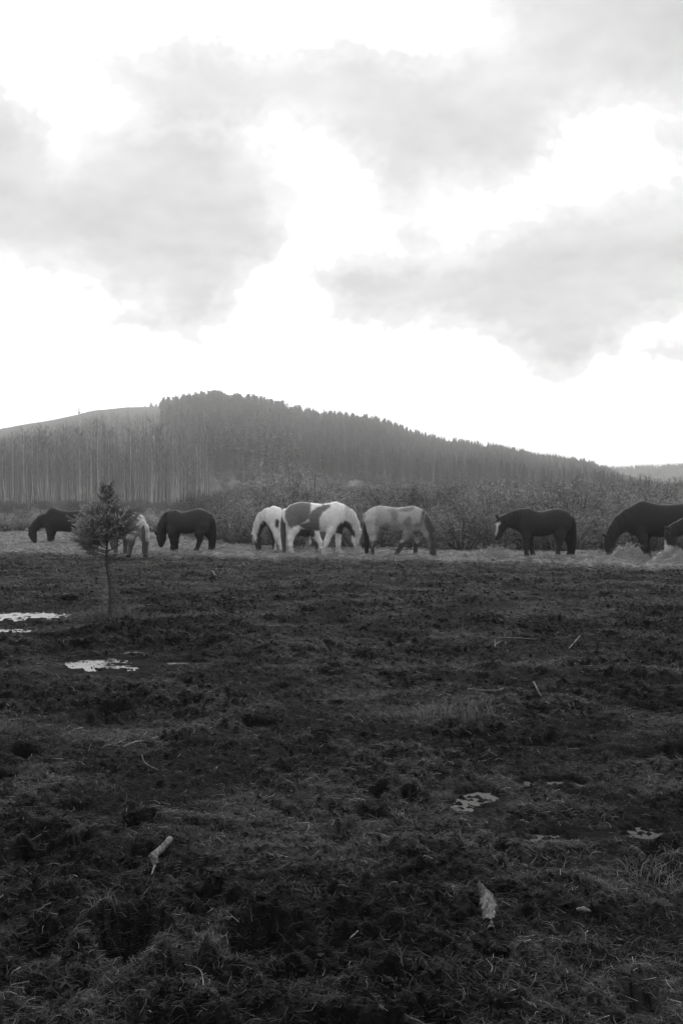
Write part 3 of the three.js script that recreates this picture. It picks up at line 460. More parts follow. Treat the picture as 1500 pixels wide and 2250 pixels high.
{
  const R = rng(77), spots = [];
  for (let k = 0; k < 46000; k++) {
    const d = Math.sqrt(lerp(300 * 300, 1450 * 1450, R())), a = (R() * 2 - 1) * 0.46, x = a * d, px = CX + F * a;
    if (px < coniferEdge(d) + 22 * N2(d / 25, 5) + (R() - 0.5) * 56) continue;
    const rise = hillH(x, d), s = (0.85 + 0.75 * R()) * lerp(0.5, 1, sstep(350, 1150, d)) * (px < 640 ? 1.12 : 1) * (px > 1150 ? 0.88 : 1), over = clamp(0.42 + 0.6 * N2b(px / 6, 3.3) + 0.4 * N2b(px / 17, 5.5) + 0.3 * N2b(px / 60, 8));
    if (HORIZON - F * (rise - 0.2 + 12 * s - EYE) / d < along(skyline, px) + 4 - 20 * over) continue;
    spots.push({ x, d, y: rise - 0.2, px, s, v: px < 660 && R() < 0.6 ? 4 + (R() < 0.5 ? 0 : 1) : Math.floor(R() * 4), t: R() * T2, top: 0 });
  }
  for (const q of spots) q.top = (q.y + 12 * q.s - EYE) / q.d;
  // those that stand out against the sky, and the nearest
  const bins = new Map(); for (const q of spots) { const b = Math.floor(q.px / 10); (bins.get(b) ?? bins.set(b, []).get(b)).push(q); }
  const chosen = new Set(); for (const L of bins.values()) { const m = L.filter((q) => q.px > -60 && q.px < 1560); m.sort((a, b) => b.top - a.top); m.slice(0, 1).forEach((q) => chosen.add(q)); }
  const edge = [...chosen]; const near = spots.filter((q) => !chosen.has(q) && q.px > -30 && q.px < 1530).sort((a, b) => a.d - b.d).slice(0, Math.max(0, 296 - edge.length)); near.forEach((q) => chosen.add(q));
  const isEdge = new Set(edge), made = firs.map(() => null);
  for (const q of chosen) {
    let o;
    const label = isEdge.has(q) ? 'dark conifer rising above the hill crest against the white sky' : 'dark conifer low on the wooded hillside behind the willow thicket';
    const f = firs[q.v];
    if (!made[q.v]) { o = group(q.v > 3 ? 'pine_tree' : 'fir_tree'); mesh('trunk', f.trunk, trunkMat, o); mesh('crown', f.crown, coniferMat, o); tag(o, label, 'tree'); made[q.v] = o; } else o = copy(made[q.v]);
    o.userData.label = label; o.userData.category = 'tree'; o.userData.group = isEdge.has(q) ? 'conifers along the hill crest' : 'conifers low on the hillside';
    o.position.set(q.x, q.y, -q.d); o.rotation.y = q.t; o.scale.set(q.s, q.s, q.s);
  }
  const rest = spots.filter((q) => !chosen.has(q));
  // far ridge wood
  const far = []; for (let k = 0; k < 2600; k++) { const d = lerp(1290, 1460, R()), px = lerp(1180, 1720, R()), x = xOf(px, d); far.push({ x, d, y: ridgeH(x, d) - 0.5, s: 0.55 + 0.35 * R(), v: Math.floor(R() * 4), t: R() * T2 }); }
  const M = new THREE.Matrix4(), Q = new THREE.Quaternion(), UPV = new THREE.Vector3(0, 1, 0);
  const wooded = group('conifer_forest'); kind(wooded, 'stuff', 'dense dark conifer forest covering the hill and the far ridge'); wooded.userData.category = 'forest';
  firs.forEach((f, v) => {
    const L = [...rest, ...far].filter((q) => q.v === v), geo = mergeGeometries([f.trunk, f.crown]), im = new THREE.InstancedMesh(geo, coniferMat, L.length); im.name = 'tree_mass'; im.castShadow = im.receiveShadow = true; im.userData.kind = 'stuff';
    L.forEach((q, i) => im.setMatrixAt(i, M.compose(new THREE.Vector3(q.x, q.y, -q.d), Q.setFromAxisAngle(UPV, q.t), new THREE.Vector3(q.s, q.s, q.s)))); wooded.add(im);
  });
  // the lone conifer on the bare shoulder, and one at the saddle
  const lone = conifer(31, 21, 3.4); const lo = group('fir_tree', xOf(175, 1285), 0, -1285); lo.position.y = hillH(lo.position.x, 1285) - 0.3; mesh('trunk', lone.trunk, trunkMat, lo); mesh('crown', lone.crown, coniferMat, lo); tag(lo, 'lone thin conifer on the bare shoulder of the hill at left', 'tree');
}
function aspen(seed, h, twigs, pale = 0.42) {
  const R = rng(seed), bark = new Soup(), br = new Soup(); const lean = (R() - 0.5) * 0.11 * h, bow = (R() - 0.5) * 0.07 * h; const P = [];
  const at = (t) => [lean * t + bow * Math.sin(t * Math.PI), h * t, (R() - 0.5) * 0.02 * h * 0];
  for (let k = 0; k <= 6; k++) { const t = k / 6, q = at(t); P.push([q[0], q[1] - (k ? 0 : 0.4), q[2], lerp(0.0075, 0.0014, Math.pow(t, 0.9)) * h]); }
  bark.tube(P, 5, (k, s) => (R() < 0.16 ? 0.3 : 1) * pale * (0.8 + 0.4 * R()));
  for (let k = 0; k < twigs; k++) {
    const t = 0.36 + 0.62 * Math.pow(R(), 0.8), q = at(t), a = R() * T2, l = h * (0.05 + 0.16 * (1 - t)) * (0.5 + R()), up = 0.5 + 0.9 * R(), e = [q[0] + Math.cos(a) * l, q[1] + l * up, q[2] + Math.sin(a) * l];
    br.tube([[q[0], q[1], q[2], 0.0022 * h], [lerp(q[0], e[0], 0.55), lerp(q[1], e[1], 0.45), lerp(q[2], e[2], 0.55), 0.0015 * h], [...e, 0.0005 * h]], 3, 0.17, false);
    for (let m = 0; m < 4; m++) { const u = 0.35 + 0.6 * R(), b = a + (R() - 0.5) * 2.2, ll = l * (0.3 + 0.5 * R()), s0 = [lerp(q[0], e[0], u), lerp(q[1], e[1], u), lerp(q[2], e[2], u)]; br.ribbon([s0, [s0[0] + Math.cos(b) * ll * 0.6, s0[1] + ll * 0.8, s0[2] + Math.sin(b) * ll * 0.6]], 0.0016 * h, Math.sin(b), 0, -Math.cos(b), 0.13); }
  }
  return { trunk: bark.geo(), crown: br.geo(), h };
}
{
  const aspens = [[11, 0.22], [12, 0.58], [13, 0.17], [14, 0.4], [15, 0.15], [16, 0.28]].map(([s, p]) => aspen(s, 11, 20, p)), small = [[21, 0.13], [22, 0.26]].map(([s, p]) => aspen(s, 11, 9, p)), R = rng(91), spots = [], twigMat = vcol(0.95);
  for (let k = 0; k < 26000; k++) {
    const d = Math.sqrt(lerp(165 * 165, 1240 * 1240, Math.pow(R(), 1.25))), px = lerp(-260, 560, R()), x = xOf(px, d); if (px > coniferEdge(d) - 6 + 22 * N2(d / 25, 5) + (R() - 0.5) * 20) continue;
    const room = ((HORIZON - along(skyline, px) - 3 - 26 * R()) / F * d + EYE - hillH(x, d)) / 11, s = Math.min((0.6 + 0.8 * R()) * lerp(1, 1.3, sstep(300, 900, d)), room); if (s < 0.42 || R() > 270 / (d + 60) || N2(x / 22, d / 40) < -0.45) continue;
    spots.push({ x, d, px, y: hillH(x, d) - 0.1, s, v: Math.floor(R() * 6), t: R() * T2 });
  }
  spots.sort((a, b) => a.d - b.d);
  const near = spots.filter((q) => q.px > -30).slice(0, 290), chosen = new Set(near), made = [];
  near.forEach((q) => {
    const f = aspens[q.v]; let o;
    if (!made[q.v]) { o = group('aspen_tree'); mesh('trunk', f.trunk, trunkMat, o); mesh('crown', f.crown, twigMat, o); made[q.v] = o; } else o = copy(made[q.v]);
    tag(o, 'bare aspen with a slender pale trunk in the grove on the left hillside', 'tree', 'aspen grove on the left hillside');
    o.position.set(q.x, q.y, -q.d); o.rotation.y = q.t; o.scale.setScalar(q.s);
  });
  const rest = spots.filter((q) => !chosen.has(q)), M = new THREE.Matrix4(), Q = new THREE.Quaternion(), UPV = new THREE.Vector3(0, 1, 0), grove = group('aspen_wood'); kind(grove, 'stuff', 'bare aspen wood climbing the left hillside'); grove.userData.category = 'wood';
  small.forEach((f, v) => { const L = rest.filter((q) => q.v % 2 === v), im = new THREE.InstancedMesh(mergeGeometries([f.trunk, f.crown]), twigMat, L.length); im.name = 'tree_mass'; im.userData.kind = 'stuff'; im.castShadow = im.receiveShadow = true; L.forEach((q, i) => im.setMatrixAt(i, M.compose(new THREE.Vector3(q.x, q.y, -q.d), Q.setFromAxisAngle(UPV, q.t), new THREE.Vector3(q.s, q.s, q.s)))); grove.add(im); });
  // a few bare little trees along the crest at left
  for (const px of [8, 22, 34, 48, 58, 66, 80, 92, 104, 118, 130, 196, 206, 262, 270, 278, 312, 322, 330, 338]) {
    const d = 1280 + 60 * R(), x = xOf(px, d), o = copy(made[Math.floor(R() * made.length)] ?? made[0]); o.userData = { label: 'tiny bare tree on the skyline of the left hill shoulder', category: 'tree', group: 'bare trees along the left skyline' };
    o.position.set(x, hillH(x, d) - 0.2, -d); o.scale.setScalar((0.6 + 0.7 * R()) * (px > 250 ? 0.8 : 1)); o.rotation.y = R() * T2;
  }
}
// ------------------------------------------------------------------ willow thicket and the scrub along the field edge
function willow(seed, h, w, stems, twigs) {
  const R = rng(seed), st = new Soup(), tw = new Soup();
  for (let k = 0; k < stems; k++) {
    // stems fan out to a domed outline
    const a = R() * T2, out = Math.pow(R(), 0.55), r0 = 0.1 * w * R(), top = h * Math.sqrt(Math.max(0.05, 1 - 0.82 * out * out)) * (0.8 + 0.24 * R()), ex = Math.cos(a) * out * w * 0.5, ez = Math.sin(a) * out * w * 0.5, b = [Math.cos(a) * r0, 0, Math.sin(a) * r0];
    const P = []; for (let i = 0; i <= 5; i++) { const t = i / 5, wob = 0.05 * h * t; P.push([lerp(b[0], ex, Math.pow(t, 1.15)) + wob * (R() - 0.5), top * Math.pow(t, 0.92) - (i ? 0 : 0.1), lerp(b[2], ez, Math.pow(t, 1.15)) + wob * (R() - 0.5), lerp(0.015, 0.003, t) * (0.7 + 0.6 * R())]); }
    const c = 0.06 + 0.14 * R() * R() * R(); st.tube(P, 3, c, false);
    for (let m = 0; m < twigs; m++) {
      const t = 0.2 + 0.8 * Math.pow(R(), 0.7), f = t * 5, i = Math.min(4, Math.floor(f)), u = f - i, q = [0, 1, 2].map((e) => lerp(P[i][e], P[i + 1][e], u)), b2 = R() * T2, ll = h * (0.06 + 0.12 * R()), sp = 0.55 + 0.75 * R(), up = -0.12 + 0.85 * R(), tip = [q[0] + Math.cos(b2) * ll * sp, q[1] + ll * up, q[2] + Math.sin(b2) * ll * sp], bend = 0.03 * h * (R() - 0.5);
      tw.ribbon([q, [lerp(q[0], tip[0], 0.55) + bend, lerp(q[1], tip[1], 0.4), lerp(q[2], tip[2], 0.55) - bend], tip], 0.0052, Math.sin(b2 + 0.6), 0.4, -Math.cos(b2 + 0.6), 0.09 + 0.14 * R() + (R() < 0.04 ? 0.22 : 0));
    }
  }
  for (let k = 0; k < 2000; k++) {                               // fine shoots over the domed outside
    const a = R() * T2, e = Math.asin(Math.pow(R(), 0.8)), q = 0.66 + 0.32 * Math.sqrt(R()) + 0.14 * N2(Math.cos(a) * 1.5 + seed, e * 2), ce = Math.cos(e), x = Math.cos(a) * ce * w * 0.5 * q, z = Math.sin(a) * ce * w * 0.5 * q, y = (0.1 + 0.86 * Math.sin(e)) * h * q, l = h * (0.05 + 0.09 * R());
    let dx = R() - 0.5 + 0.35 * Math.cos(a) * ce, dy = R() - 0.4 + 0.25 * Math.sin(e), dz = R() - 0.5 + 0.35 * Math.sin(a) * ce; const dl = Math.hypot(dx, dy, dz) || 1; dx *= l / dl; dy *= l / dl; dz *= l / dl; const kx = (R() - 0.5) * l * 0.5, ky = (R() - 0.5) * l * 0.5;
    tw.ribbon([[x, y, z], [x + dx * 0.5 + kx, y + dy * 0.5 + ky, z + dz * 0.5], [x + dx, y + dy, z + dz]], 0.0048, dz / l, 0.5, -dx / l, 0.10 + 0.15 * R() + (R() < 0.03 ? 0.2 : 0));
  }
  return { stems: st.geo(), twigs: tw.geo(), h };
}
{
  const kinds = [[41, 2, 2.9, 38, 30], [42, 2, 2.5, 36, 30], [43, 2, 3.2, 40, 30], [44, 2, 2.2, 34, 32], [45, 2, 3.0, 38, 30]].map((a) => willow(...a)), mats = [0.55, 1.05, 0.75, 1.45, 0.95].map((c) => vcol(0.95, { color: grey(c) })), mat = mats[4], R = rng(55), made = [];
  const bush = (px, d, h, v, label, grp, wide = 1) => {
    const f = kinds[v]; let o; if (!made[v]) { o = group('willow_bush'); mesh('stems', f.stems, mats[v], o); mesh('twigs', f.twigs, mats[v], o); made[v] = o; } else o = copy(made[v]);
    delete o.userData.group; tag(o, label, 'bush', grp); const x = xOf(px, d); o.position.set(x, d > 52 ? hillH(x, d) - 0.05 : 0, -d); o.rotation.y = R() * T2; o.scale.set(h / 2 * wide, h / 2, h / 2 * wide);
  };
  const hOf = (topPy, d) => EYE + (HORIZON - topPy) / F * d;
  bush(498, 39, hOf(1072, 39), 1, 'rounded grey willow bush between the bay horse and the half hidden pinto', undefined, 1.15);
  bush(470, 40, hOf(1096, 40), 0, 'low grey willow bush behind the tail of the bay horse');
  bush(632, 50, hOf(1012, 50), 3, 'tallest domed willow bush, behind the two pinto horses', undefined, 1.35);
  bush(690, 48, hOf(1030, 48), 1, 'tall willow bush right of the tallest dome, above the big pinto', undefined, 1.05);
  bush(580, 47, hOf(1046, 47), 3, 'willow bush left of the tallest dome, behind the half hidden pinto');
  const beside = (px) => px < 590 ? 'the half hidden pinto' : px < 690 ? 'the hindquarters of the big pinto' : px < 795 ? 'the head and shoulders of the big pinto' : px < 880 ? 'the hindquarters of the roan horse' : px < 975 ? 'the head of the roan horse' : px < 1085 ? 'the gap right of the roan horse' : px < 1175 ? 'the head of the horse with the blaze' : px < 1275 ? 'the hindquarters of the horse with the blaze' : px < 1335 ? 'the gap left of the largest dark horse' : px < 1420 ? 'the neck of the largest dark horse' : 'the back of the largest dark horse';
  const G1 = 'low willow bushes right behind the horses', G2 = 'willow bushes in the middle of the thicket', G3 = 'tall willow bushes at the back of the thicket';
  for (let k = 0; k < 17; k++) { const px = 520 + k * 62 + (R() - 0.5) * 36, d = 31.2 + 2.4 * R() + (px < 620 ? 2 : 0); bush(px, d, hOf(1120 - 26 * R(), d), Math.floor(R() * 5), 'low bare willow bush close behind ' + beside(px), G1, 1.5); }
  for (let k = 0; k < 16; k++) { const px = 560 + k * 64 + (R() - 0.5) * 40, d = 36 + 6 * R(), rise = 16 * sstep(900, 1150, px); bush(px, d, hOf(1086 - rise + (R() - 0.5) * 34, d), Math.floor(R() * 5), 'bare grey willow bush mid thicket beyond ' + beside(px), G2, 1.45); }
  for (let k = 0; k < 15; k++) { const px = 740 + k * 58 + (R() - 0.5) * 40, d = 46 + 12 * R(), rise = 8 * sstep(880, 1200, px); bush(px, d, hOf(1060 - rise + (R() - 0.5) * 30, d), Math.floor(R() * 5), 'tall hazy willow bush at the back, above ' + beside(px), G3, 1.4); }
  for (let k = 0; k < 20; k++) { const px = 930 + k * 33 + (R() - 0.5) * 30, d = 72 + 26 * R(); bush(px, d, hOf(1040 + (R() - 0.5) * 18, d) * 0.92, Math.floor(R() * 5), 'farthest tall willow bush, high above ' + beside(px), G3, 1.35); }
  // scrub at the far side of the field at left
  for (let k = 0; k < 40; k++) { const px = -60 + k * 13.5 + (R() - 0.5) * 14, d = 48.5 + 9 * R(); bush(px, d, 0.55 + 0.5 * R(), Math.floor(R() * 5), 'knee high brown scrub along the far edge of the field', 'scrub along the far field edge', 2.0); }
  // brush under the trees and between thicket and slope: nobody could count it
  { const brushMat = vcol(0.95, { color: grey(0.38) }), brush = group('undergrowth'); kind(brush, 'stuff', 'bare tangled undergrowth at the foot of the wooded hill'); brush.userData.category = 'brush'; const M = new THREE.Matrix4(), Q = new THREE.Quaternion(), UPV = new THREE.Vector3(0, 1, 0);
    kinds.forEach((f, v) => { const L = []; for (let k = 0; k < 330; k++) { const d = Math.sqrt(lerp(62 * 62, 320 * 320, R())), px = lerp(-180, 1700, R()), s = (0.5 + 0.6 * R()) * (px > 420 ? 1.25 : 0.7); L.push([xOf(px, d), d, s, R() * T2]); } const im = new THREE.InstancedMesh(mergeGeometries([f.stems, f.twigs]), brushMat, L.length); im.name = 'brush_mass'; im.userData.kind = 'stuff'; im.castShadow = im.receiveShadow = true; L.forEach(([x, d, s, t], i) => im.setMatrixAt(i, M.compose(new THREE.Vector3(x, hillH(x, d) - 0.05, -d), Q.setFromAxisAngle(UPV, t), new THREE.Vector3(s * 1.6, s, s * 1.6)))); brush.add(im); }); }
  // slim bare trees and little dark spruces among the bushes
  const sap = aspen(61, 4, 16); const s1 = group('bare_tree', xOf(533, 52), 0, -52); mesh('trunk', sap.trunk, trunkMat, s1); mesh('crown', sap.crown, mat, s1); tag(s1, 'slim pale bare tree left of the tallest domed willow', 'tree'); s1.scale.setScalar(0.98);
}
// ------------------------------------------------------------------ the young spruce in the field
{
  const d0 = dOf(1363), x0 = xOf(239, d0), y0 = fieldH(x0, d0) - 0.02, R = rng(101), S = group('spruce_tree', x0, y0, -d0); tag(S, 'young ragged spruce with a bare lower trunk, standing in the mud at left', 'tree');
  const H = 1.9, tx = (h) => 0.02 * Math.sin(h * 6) - 0.018 * sstep(0.5, 1.0, h) * 1, tz = (h) => 0.01 * Math.sin(h * 5 + 1);
  const woodMat = vcol(0.9, { bumpMap: barkBump, bumpScale: 0.004 }), needleMat = vcol(0.75);
  const tr = new Soup(), P = []; for (let k = 0; k <= 14; k++) { const h = H * k / 14; P.push([tx(h), h - (k ? 0 : 0.08), tz(h), lerp(0.027, 0.005, Math.pow(k / 14, 0.8)) * (1 + 0.15 * (R() - 0.5)) * (k === 0 ? 1.5 : 1)]); }
  tr.tube(P, 9, () => 0.065 * (0.6 + 0.8 * R())); mesh('trunk', tr.geo(), woodMat, S);
  function branch(h, az, len, up, bare, dense = 1) {
    const w = new Soup(), nd = new Soup(), ca = Math.cos(az), sa = Math.sin(az), o = [tx(h), h, tz(h)], pts = [], n = 5;
    for (let i = 0; i <= n; i++) { const t = i / n; pts.push([o[0] + ca * len * t + 0.02 * (R() - 0.5) * t, o[1] + len * (up * t + 0.22 * t * t - (bare ? 0.1 * t : 0)), o[2] + sa * len * t + 0.02 * (R() - 0.5) * t, lerp(0.008, 0.002, t) * (0.6 + len)]); }
    w.tube(pts, 4, 0.08, false);
    const twigs = [pts];
    const at = (t) => { const f = t * n, i = Math.min(n - 1, Math.floor(f)), u = f - i; return [0, 1, 2].map((k) => lerp(pts[i][k], pts[i + 1][k], u)); };
    const count = Math.round((bare ? 3 : 30) * (0.45 + len * 1.4));
    for (let k = 0; k < count; k++) {
      const t = 0.2 + 0.78 * R(), q = at(t), side = (R() < 0.5 ? 1 : -1) * (0.3 + 1.1 * R()), a = az + side, l = (len * (0.24 + 0.36 * R()) * (1.2 - 0.65 * t) + 0.03) * (bare ? 0.6 : 1), e = [q[0] + Math.cos(a) * l * 0.9, q[1] + l * (0.1 + 0.95 * (R() - 0.35)), q[2] + Math.sin(a) * l * 0.9];
      const L = [[...q, 0.003], [lerp(q[0], e[0], 0.5), lerp(q[1], e[1], 0.4), lerp(q[2], e[2], 0.5), 0.0025], [...e, 0.0015]]; w.tube(L, 3, 0.06, false); twigs.push(L);
    }
    const B = mesh('branch', w.geo(), woodMat, S);
    if (!bare) {
      for (const L of twigs) {
        for (let i = 0; i + 1 < L.length; i++) {
          if (L === pts && i < 1) continue;
          const A = L[i], Z = L[i + 1], sl = Math.hypot(Z[0] - A[0], Z[1] - A[1], Z[2] - A[2]), m = Math.max(3, Math.round(sl / 0.0015 * dense)), dx = (Z[0] - A[0]) / sl, dy = (Z[1] - A[1]) / sl, dz = (Z[2] - A[2]) / sl;
          for (let k = 0; k < m; k++) {
            const t = R(), a = R() * T2, ex = Math.cos(a), ey = Math.sin(a), nl = 0.018 + 0.011 * R(); // a needle leaves the twig at about 55 degrees
            let px = ex * (1 - dx * dx), py = ey * 0.8 - dy * (ex * dx + ey * dy), pz = Math.sin(a * 2.3 + k) - dz * 0.3; const pl = Math.hypot(px, py, pz) || 1; px /= pl; py /= pl; pz /= pl;
            const b = [lerp(A[0], Z[0], t), lerp(A[1], Z[1], t), lerp(A[2], Z[2], t)], tip = [b[0] + (px * 0.85 + dx * 0.5) * nl, b[1] + (py * 0.85 + dy * 0.5) * nl, b[2] + (pz * 0.85 + dz * 0.5) * nl], q = 0.0026, c = 0.2 + 0.14 * R();
            const v0 = nd.v(b[0] - pz * q, b[1] + q * 0.6, b[2] + px * q, c), v1 = nd.v(b[0] + pz * q, b[1] - q * 0.6, b[2] - px * q, c), v2 = nd.v(...tip, c * 1.15); nd.i.push(v0, v1, v2);
          }
        }
      }
      mesh('needles', nd.geo(), needleMat, B);
    }
  }
  let g = 0.4; const GA = 2.39996;
  for (let k = 0; k < 92; k++) {                                 // crown: ragged dense shelf, thin spire above
    const t = (k + R()) / 92, h = lerp(1.0, 1.8, Math.pow(t, 1.25)); g += GA + 0.5 * (R() - 0.5);
    const reach = along([[1.0, 0.42], [1.12, 0.48], [1.25, 0.48], [1.34, 0.4], [1.44, 0.22], [1.6, 0.13], [1.75, 0.08], [1.85, 0.04]], h) * (R() < 0.35 ? 0.5 : 0.72 + 0.42 * R()), right = Math.cos(g) > 0.3 ? 1 : 0, span = reach * (Math.cos(g) > 0 ? 1 - 0.2 * Math.cos(g) : 1);
    branch(h + (right && h < 1.12 ? 0.08 : 0), g, span, along([[1.0, 0.12], [1.3, 0.3], [1.6, 0.7], [1.85, 1.4]], h) * (0.1 + 1.5 * R()), false, h > 1.5 ? 0.8 : 1);
  }
  for (const [h, az, len, up] of [[0.90, 3.05, 0.44, 0.25], [0.93, 3.5, 0.40, 0.12], [0.86, 2.8, 0.36, 0.3], [0.97, 3.3, 0.42, 0.30], [0.80, 3.2, 0.33, 0.42]]) branch(h, az, len, up, false, 0.9);
  for (const [h, az, len, up] of [[0.92, 0.1, 0.34, 0.55], [0.86, 0.5, 0.18, 0.1], [0.74, 3.3, 0.27, 0.28], [0.62, 2.6, 0.12, 0.3], [0.55, 0.4, 0.14, 0.1], [0.46, 3.5, 0.12, 0.5], [0.36, 0.2, 0.16, 0.4], [0.33, 2.5, 0.16, 0.2], [0.25, 1.0, 0.14, 0.3], [0.2, 4.0, 0.14, 0.3], [0.5, 1.4, 0.14, 0.2], [0.66, 1.2, 0.12, 0.3]]) branch(h, az, len, up, true);
  for (let k = 0; k < 34; k++) branch(0.12 + 0.75 * R(), R() * T2, 0.07 + 0.18 * R(), 0.5 * (R() - 0.3), true);
  // leader shoots
  for (const [az, l, u] of [[2.4, 0.05, 2.6], [0.5, 0.11, 1.0], [3.4, 0.09, 1.1]]) branch(1.76, az, l, u, false, 0.8);
  // sparse dead needles clothing the bare stem
  const dead = new Soup(); for (let k = 0; k < 2200; k++) { const h = 0.06 + 0.9 * R(), a = R() * T2, l = 0.02 + 0.17 * R() * R(), up = (R() - 0.3) * 0.05, r = 0.035, b = [tx(h) + Math.cos(a) * r * 0.8, h, tz(h) + Math.sin(a) * r * 0.8]; dead.ribbon([b, [b[0] + Math.cos(a) * l, h + up, b[2] + Math.sin(a) * l]], 0.0016, -Math.sin(a), 0.3, Math.cos(a), 0.07 + 0.1 * R()); }
  const dm = mesh('dead_twigs', dead.geo(), woodMat, S); dm.userData.kind = 'stuff';
  // dry grass left standing round its foot
  const tuft = new Soup(); for (let k = 0; k < 900; k++) { const a = R() * T2, r = 0.32 * Math.sqrt(R()), x = Math.cos(a) * r * 1.2, z = Math.sin(a) * r, b = R() * T2, l = 0.06 + 0.12 * R(), y = fieldH(x0 + x, d0 - z) - 0.01; tuft.ribbon([[x0 + x, y, -d0 + z], [x0 + x + Math.cos(b) * l * 0.3, y + l * 0.7, -d0 + z + Math.sin(b) * l * 0.3], [x0 + x + Math.cos(b) * l * 0.8, y + l * 0.85, -d0 + z + Math.sin(b) * l * 0.8]], 0.003, Math.sin(b), 0, -Math.cos(b), 0.05 + 0.07 * R()); }
  const tg = mesh('grass', tuft.geo(), vcol(0.9)); kind(tg, 'stuff', 'dry grass standing round the foot of the young spruce'); tg.userData.category = 'grass';
}
// ------------------------------------------------------------------ hay: heaps along the line, and loose hay over the ground
const hayMat = vcol(0.85, { side: THREE.DoubleSide });
{
  const R = rng(131);
  const heap = (px, d, w, h, dep, label) => {
    const x0 = xOf(px, d), G = group('hay_pile', x0, 0, -d), m = new Soup(), rad = 26, rings = 9, top = (u, v) => { const q = Math.hypot(u, v); return h * Math.pow(Math.max(0, 1 - q * q), 1.1) * (1 + 0.35 * N2(u * 2.2 + px, v * 2.2)) + 0.03 * N2b(u * 7, v * 7 + px); };
    const idx = []; for (let j = 0; j <= rings; j++) { const row = []; for (let i = 0; i < rad; i++) { const a = i / rad * T2, q = j / rings, u = Math.cos(a) * q, v = Math.sin(a) * q; row.push(m.v(u * w, top(u, v) - (j === rings ? 0.08 : 0) - 0.02, v * dep, 0.13 + 0.05 * R())); } idx.push(row); }
    for (let j = 0; j < rings; j++) for (let i = 0; i < rad; i++) { const k = (i + 1) % rad; m.i.push(idx[j][i], idx[j + 1][k], idx[j + 1][i], idx[j][i], idx[j][k], idx[j + 1][k]); }
    mesh('mound', m.geo(), hayMat, G);
    const s = new Soup(), n = Math.round(1500 * w);
    for (let k = 0; k < n; k++) { const a = R() * T2, q = Math.sqrt(R()) * 1.02, u = Math.cos(a) * q, v = Math.sin(a) * q, x = u * w, z = v * dep, y = top(u, v) - 0.01, b = R() * T2, l = 0.07 + 0.16 * R(), up = (R() - 0.25) * 0.9; s.ribbon([[x, y, z], [x + Math.cos(b) * l * 0.5, y + l * up * 0.5 + 0.02, z + Math.sin(b) * l * 0.5], [x + Math.cos(b) * l, y + l * up * 0.6, z + Math.sin(b) * l]], 0.0042, Math.sin(b) * 0.6, 0.8, -Math.cos(b) * 0.6, 0.16 + 0.2 * R()); }
    const sm = mesh('loose_strands', s.geo(), hayMat, G); sm.userData.kind = 'stuff';
    tag(G, label, 'hay', 'hay piles along the feeding line');
  };
  heap(1086, 26.9, 0.5, 0.32, 0.5, 'small hay pile in front of the nose of the horse with the white blaze');
  heap(1040, 26.6, 0.7, 0.12, 0.5, 'low hay pile right of the nose of the roan horse');
  heap(1378, 25.9, 0.62, 0.42, 0.5, 'tall hay pile at the front legs of the largest dark horse');
  heap(1330, 25.4, 0.9, 0.16, 0.5, 'broad low hay pile beneath the head of the largest dark horse');
  heap(1480, 24.3, 0.8, 0.38, 0.6, 'hay pile under the white muzzle at the right edge');
  heap(1190, 26.2, 0.9, 0.08, 0.4, 'flat hay pile at the feet of the horse with the white blaze');
  heap(895, 26.8, 0.8, 0.13, 0.5, 'hay pile between the legs of the roan horse');
  heap(640, 27.6, 1.1, 0.1, 0.5, 'hay pile at the hind feet of the big pinto');
  heap(760, 27.1, 0.8, 0.11, 0.4, 'hay pile under the head of the big pinto');
  heap(498, 29.8, 0.9, 0.15, 0.5, 'hay pile between the bay horse and the half hidden pinto');
  heap(150, 31.5, 0.9, 0.14, 0.6, 'hay pile in front of the front legs of the far left horse');
  heap(30, 32, 1.1, 0.13, 0.6, 'hay pile at the left edge of the field');
  heap(205, 29.8, 0.7, 0.14, 0.5, 'hay pile seen through the lower branches of the young spruce');
  // loose hay
  const bit = () => { const s = new Soup(); s.ribbon([[-0.5, 0, 0], [-0.1, 0.06, 0.04], [0.25, 0.07, 0.0], [0.5, -0.03, -0.12]], 0.016, 0, 0.5, 1, 1); return s.geo(); };
  const geo = bit(), spots = []; for (let k = 0; spots.length < 120000 && k < 700000; k++) { const d = Math.sqrt(lerp(22 * 22, 48 * 48, R())), x = (R() * 2 - 1) * 0.42 * d, h = hayAt(x, d); if (R() < h * h + 0.0012) spots.push([x, d]); }
  const im = new THREE.InstancedMesh(geo, std(0.8, 0.85, { side: THREE.DoubleSide }), spots.length), M = new THREE.Matrix4(), E = new THREE.Euler(), Q = new THREE.Quaternion(), C = new THREE.Color();
  im.material.color = grey(1); im.name = numbered('loose_hay'); im.castShadow = im.receiveShadow = true; kind(im, 'stuff', 'pale loose hay strewn in a band along the feeding line'); im.userData.category = 'hay';
  spots.forEach(([x, d], i) => { const l = 0.10 + 0.16 * R(); M.compose(new THREE.Vector3(x, fieldH(x, d, false) + 0.03 + 0.05 * hayAt(x, d) + 0.05 * R() * R(), -d), Q.setFromEuler(E.set((R() - 0.5) * 0.9, R() * T2, (R() - 0.5) * 0.8)), new THREE.Vector3(l, l, l * 1.1)); im.setMatrixAt(i, M); const c = 0.15 + 0.22 * R(); im.setColorAt(i, C.setRGB(c, c, c)); });
  scene.add(im);
}
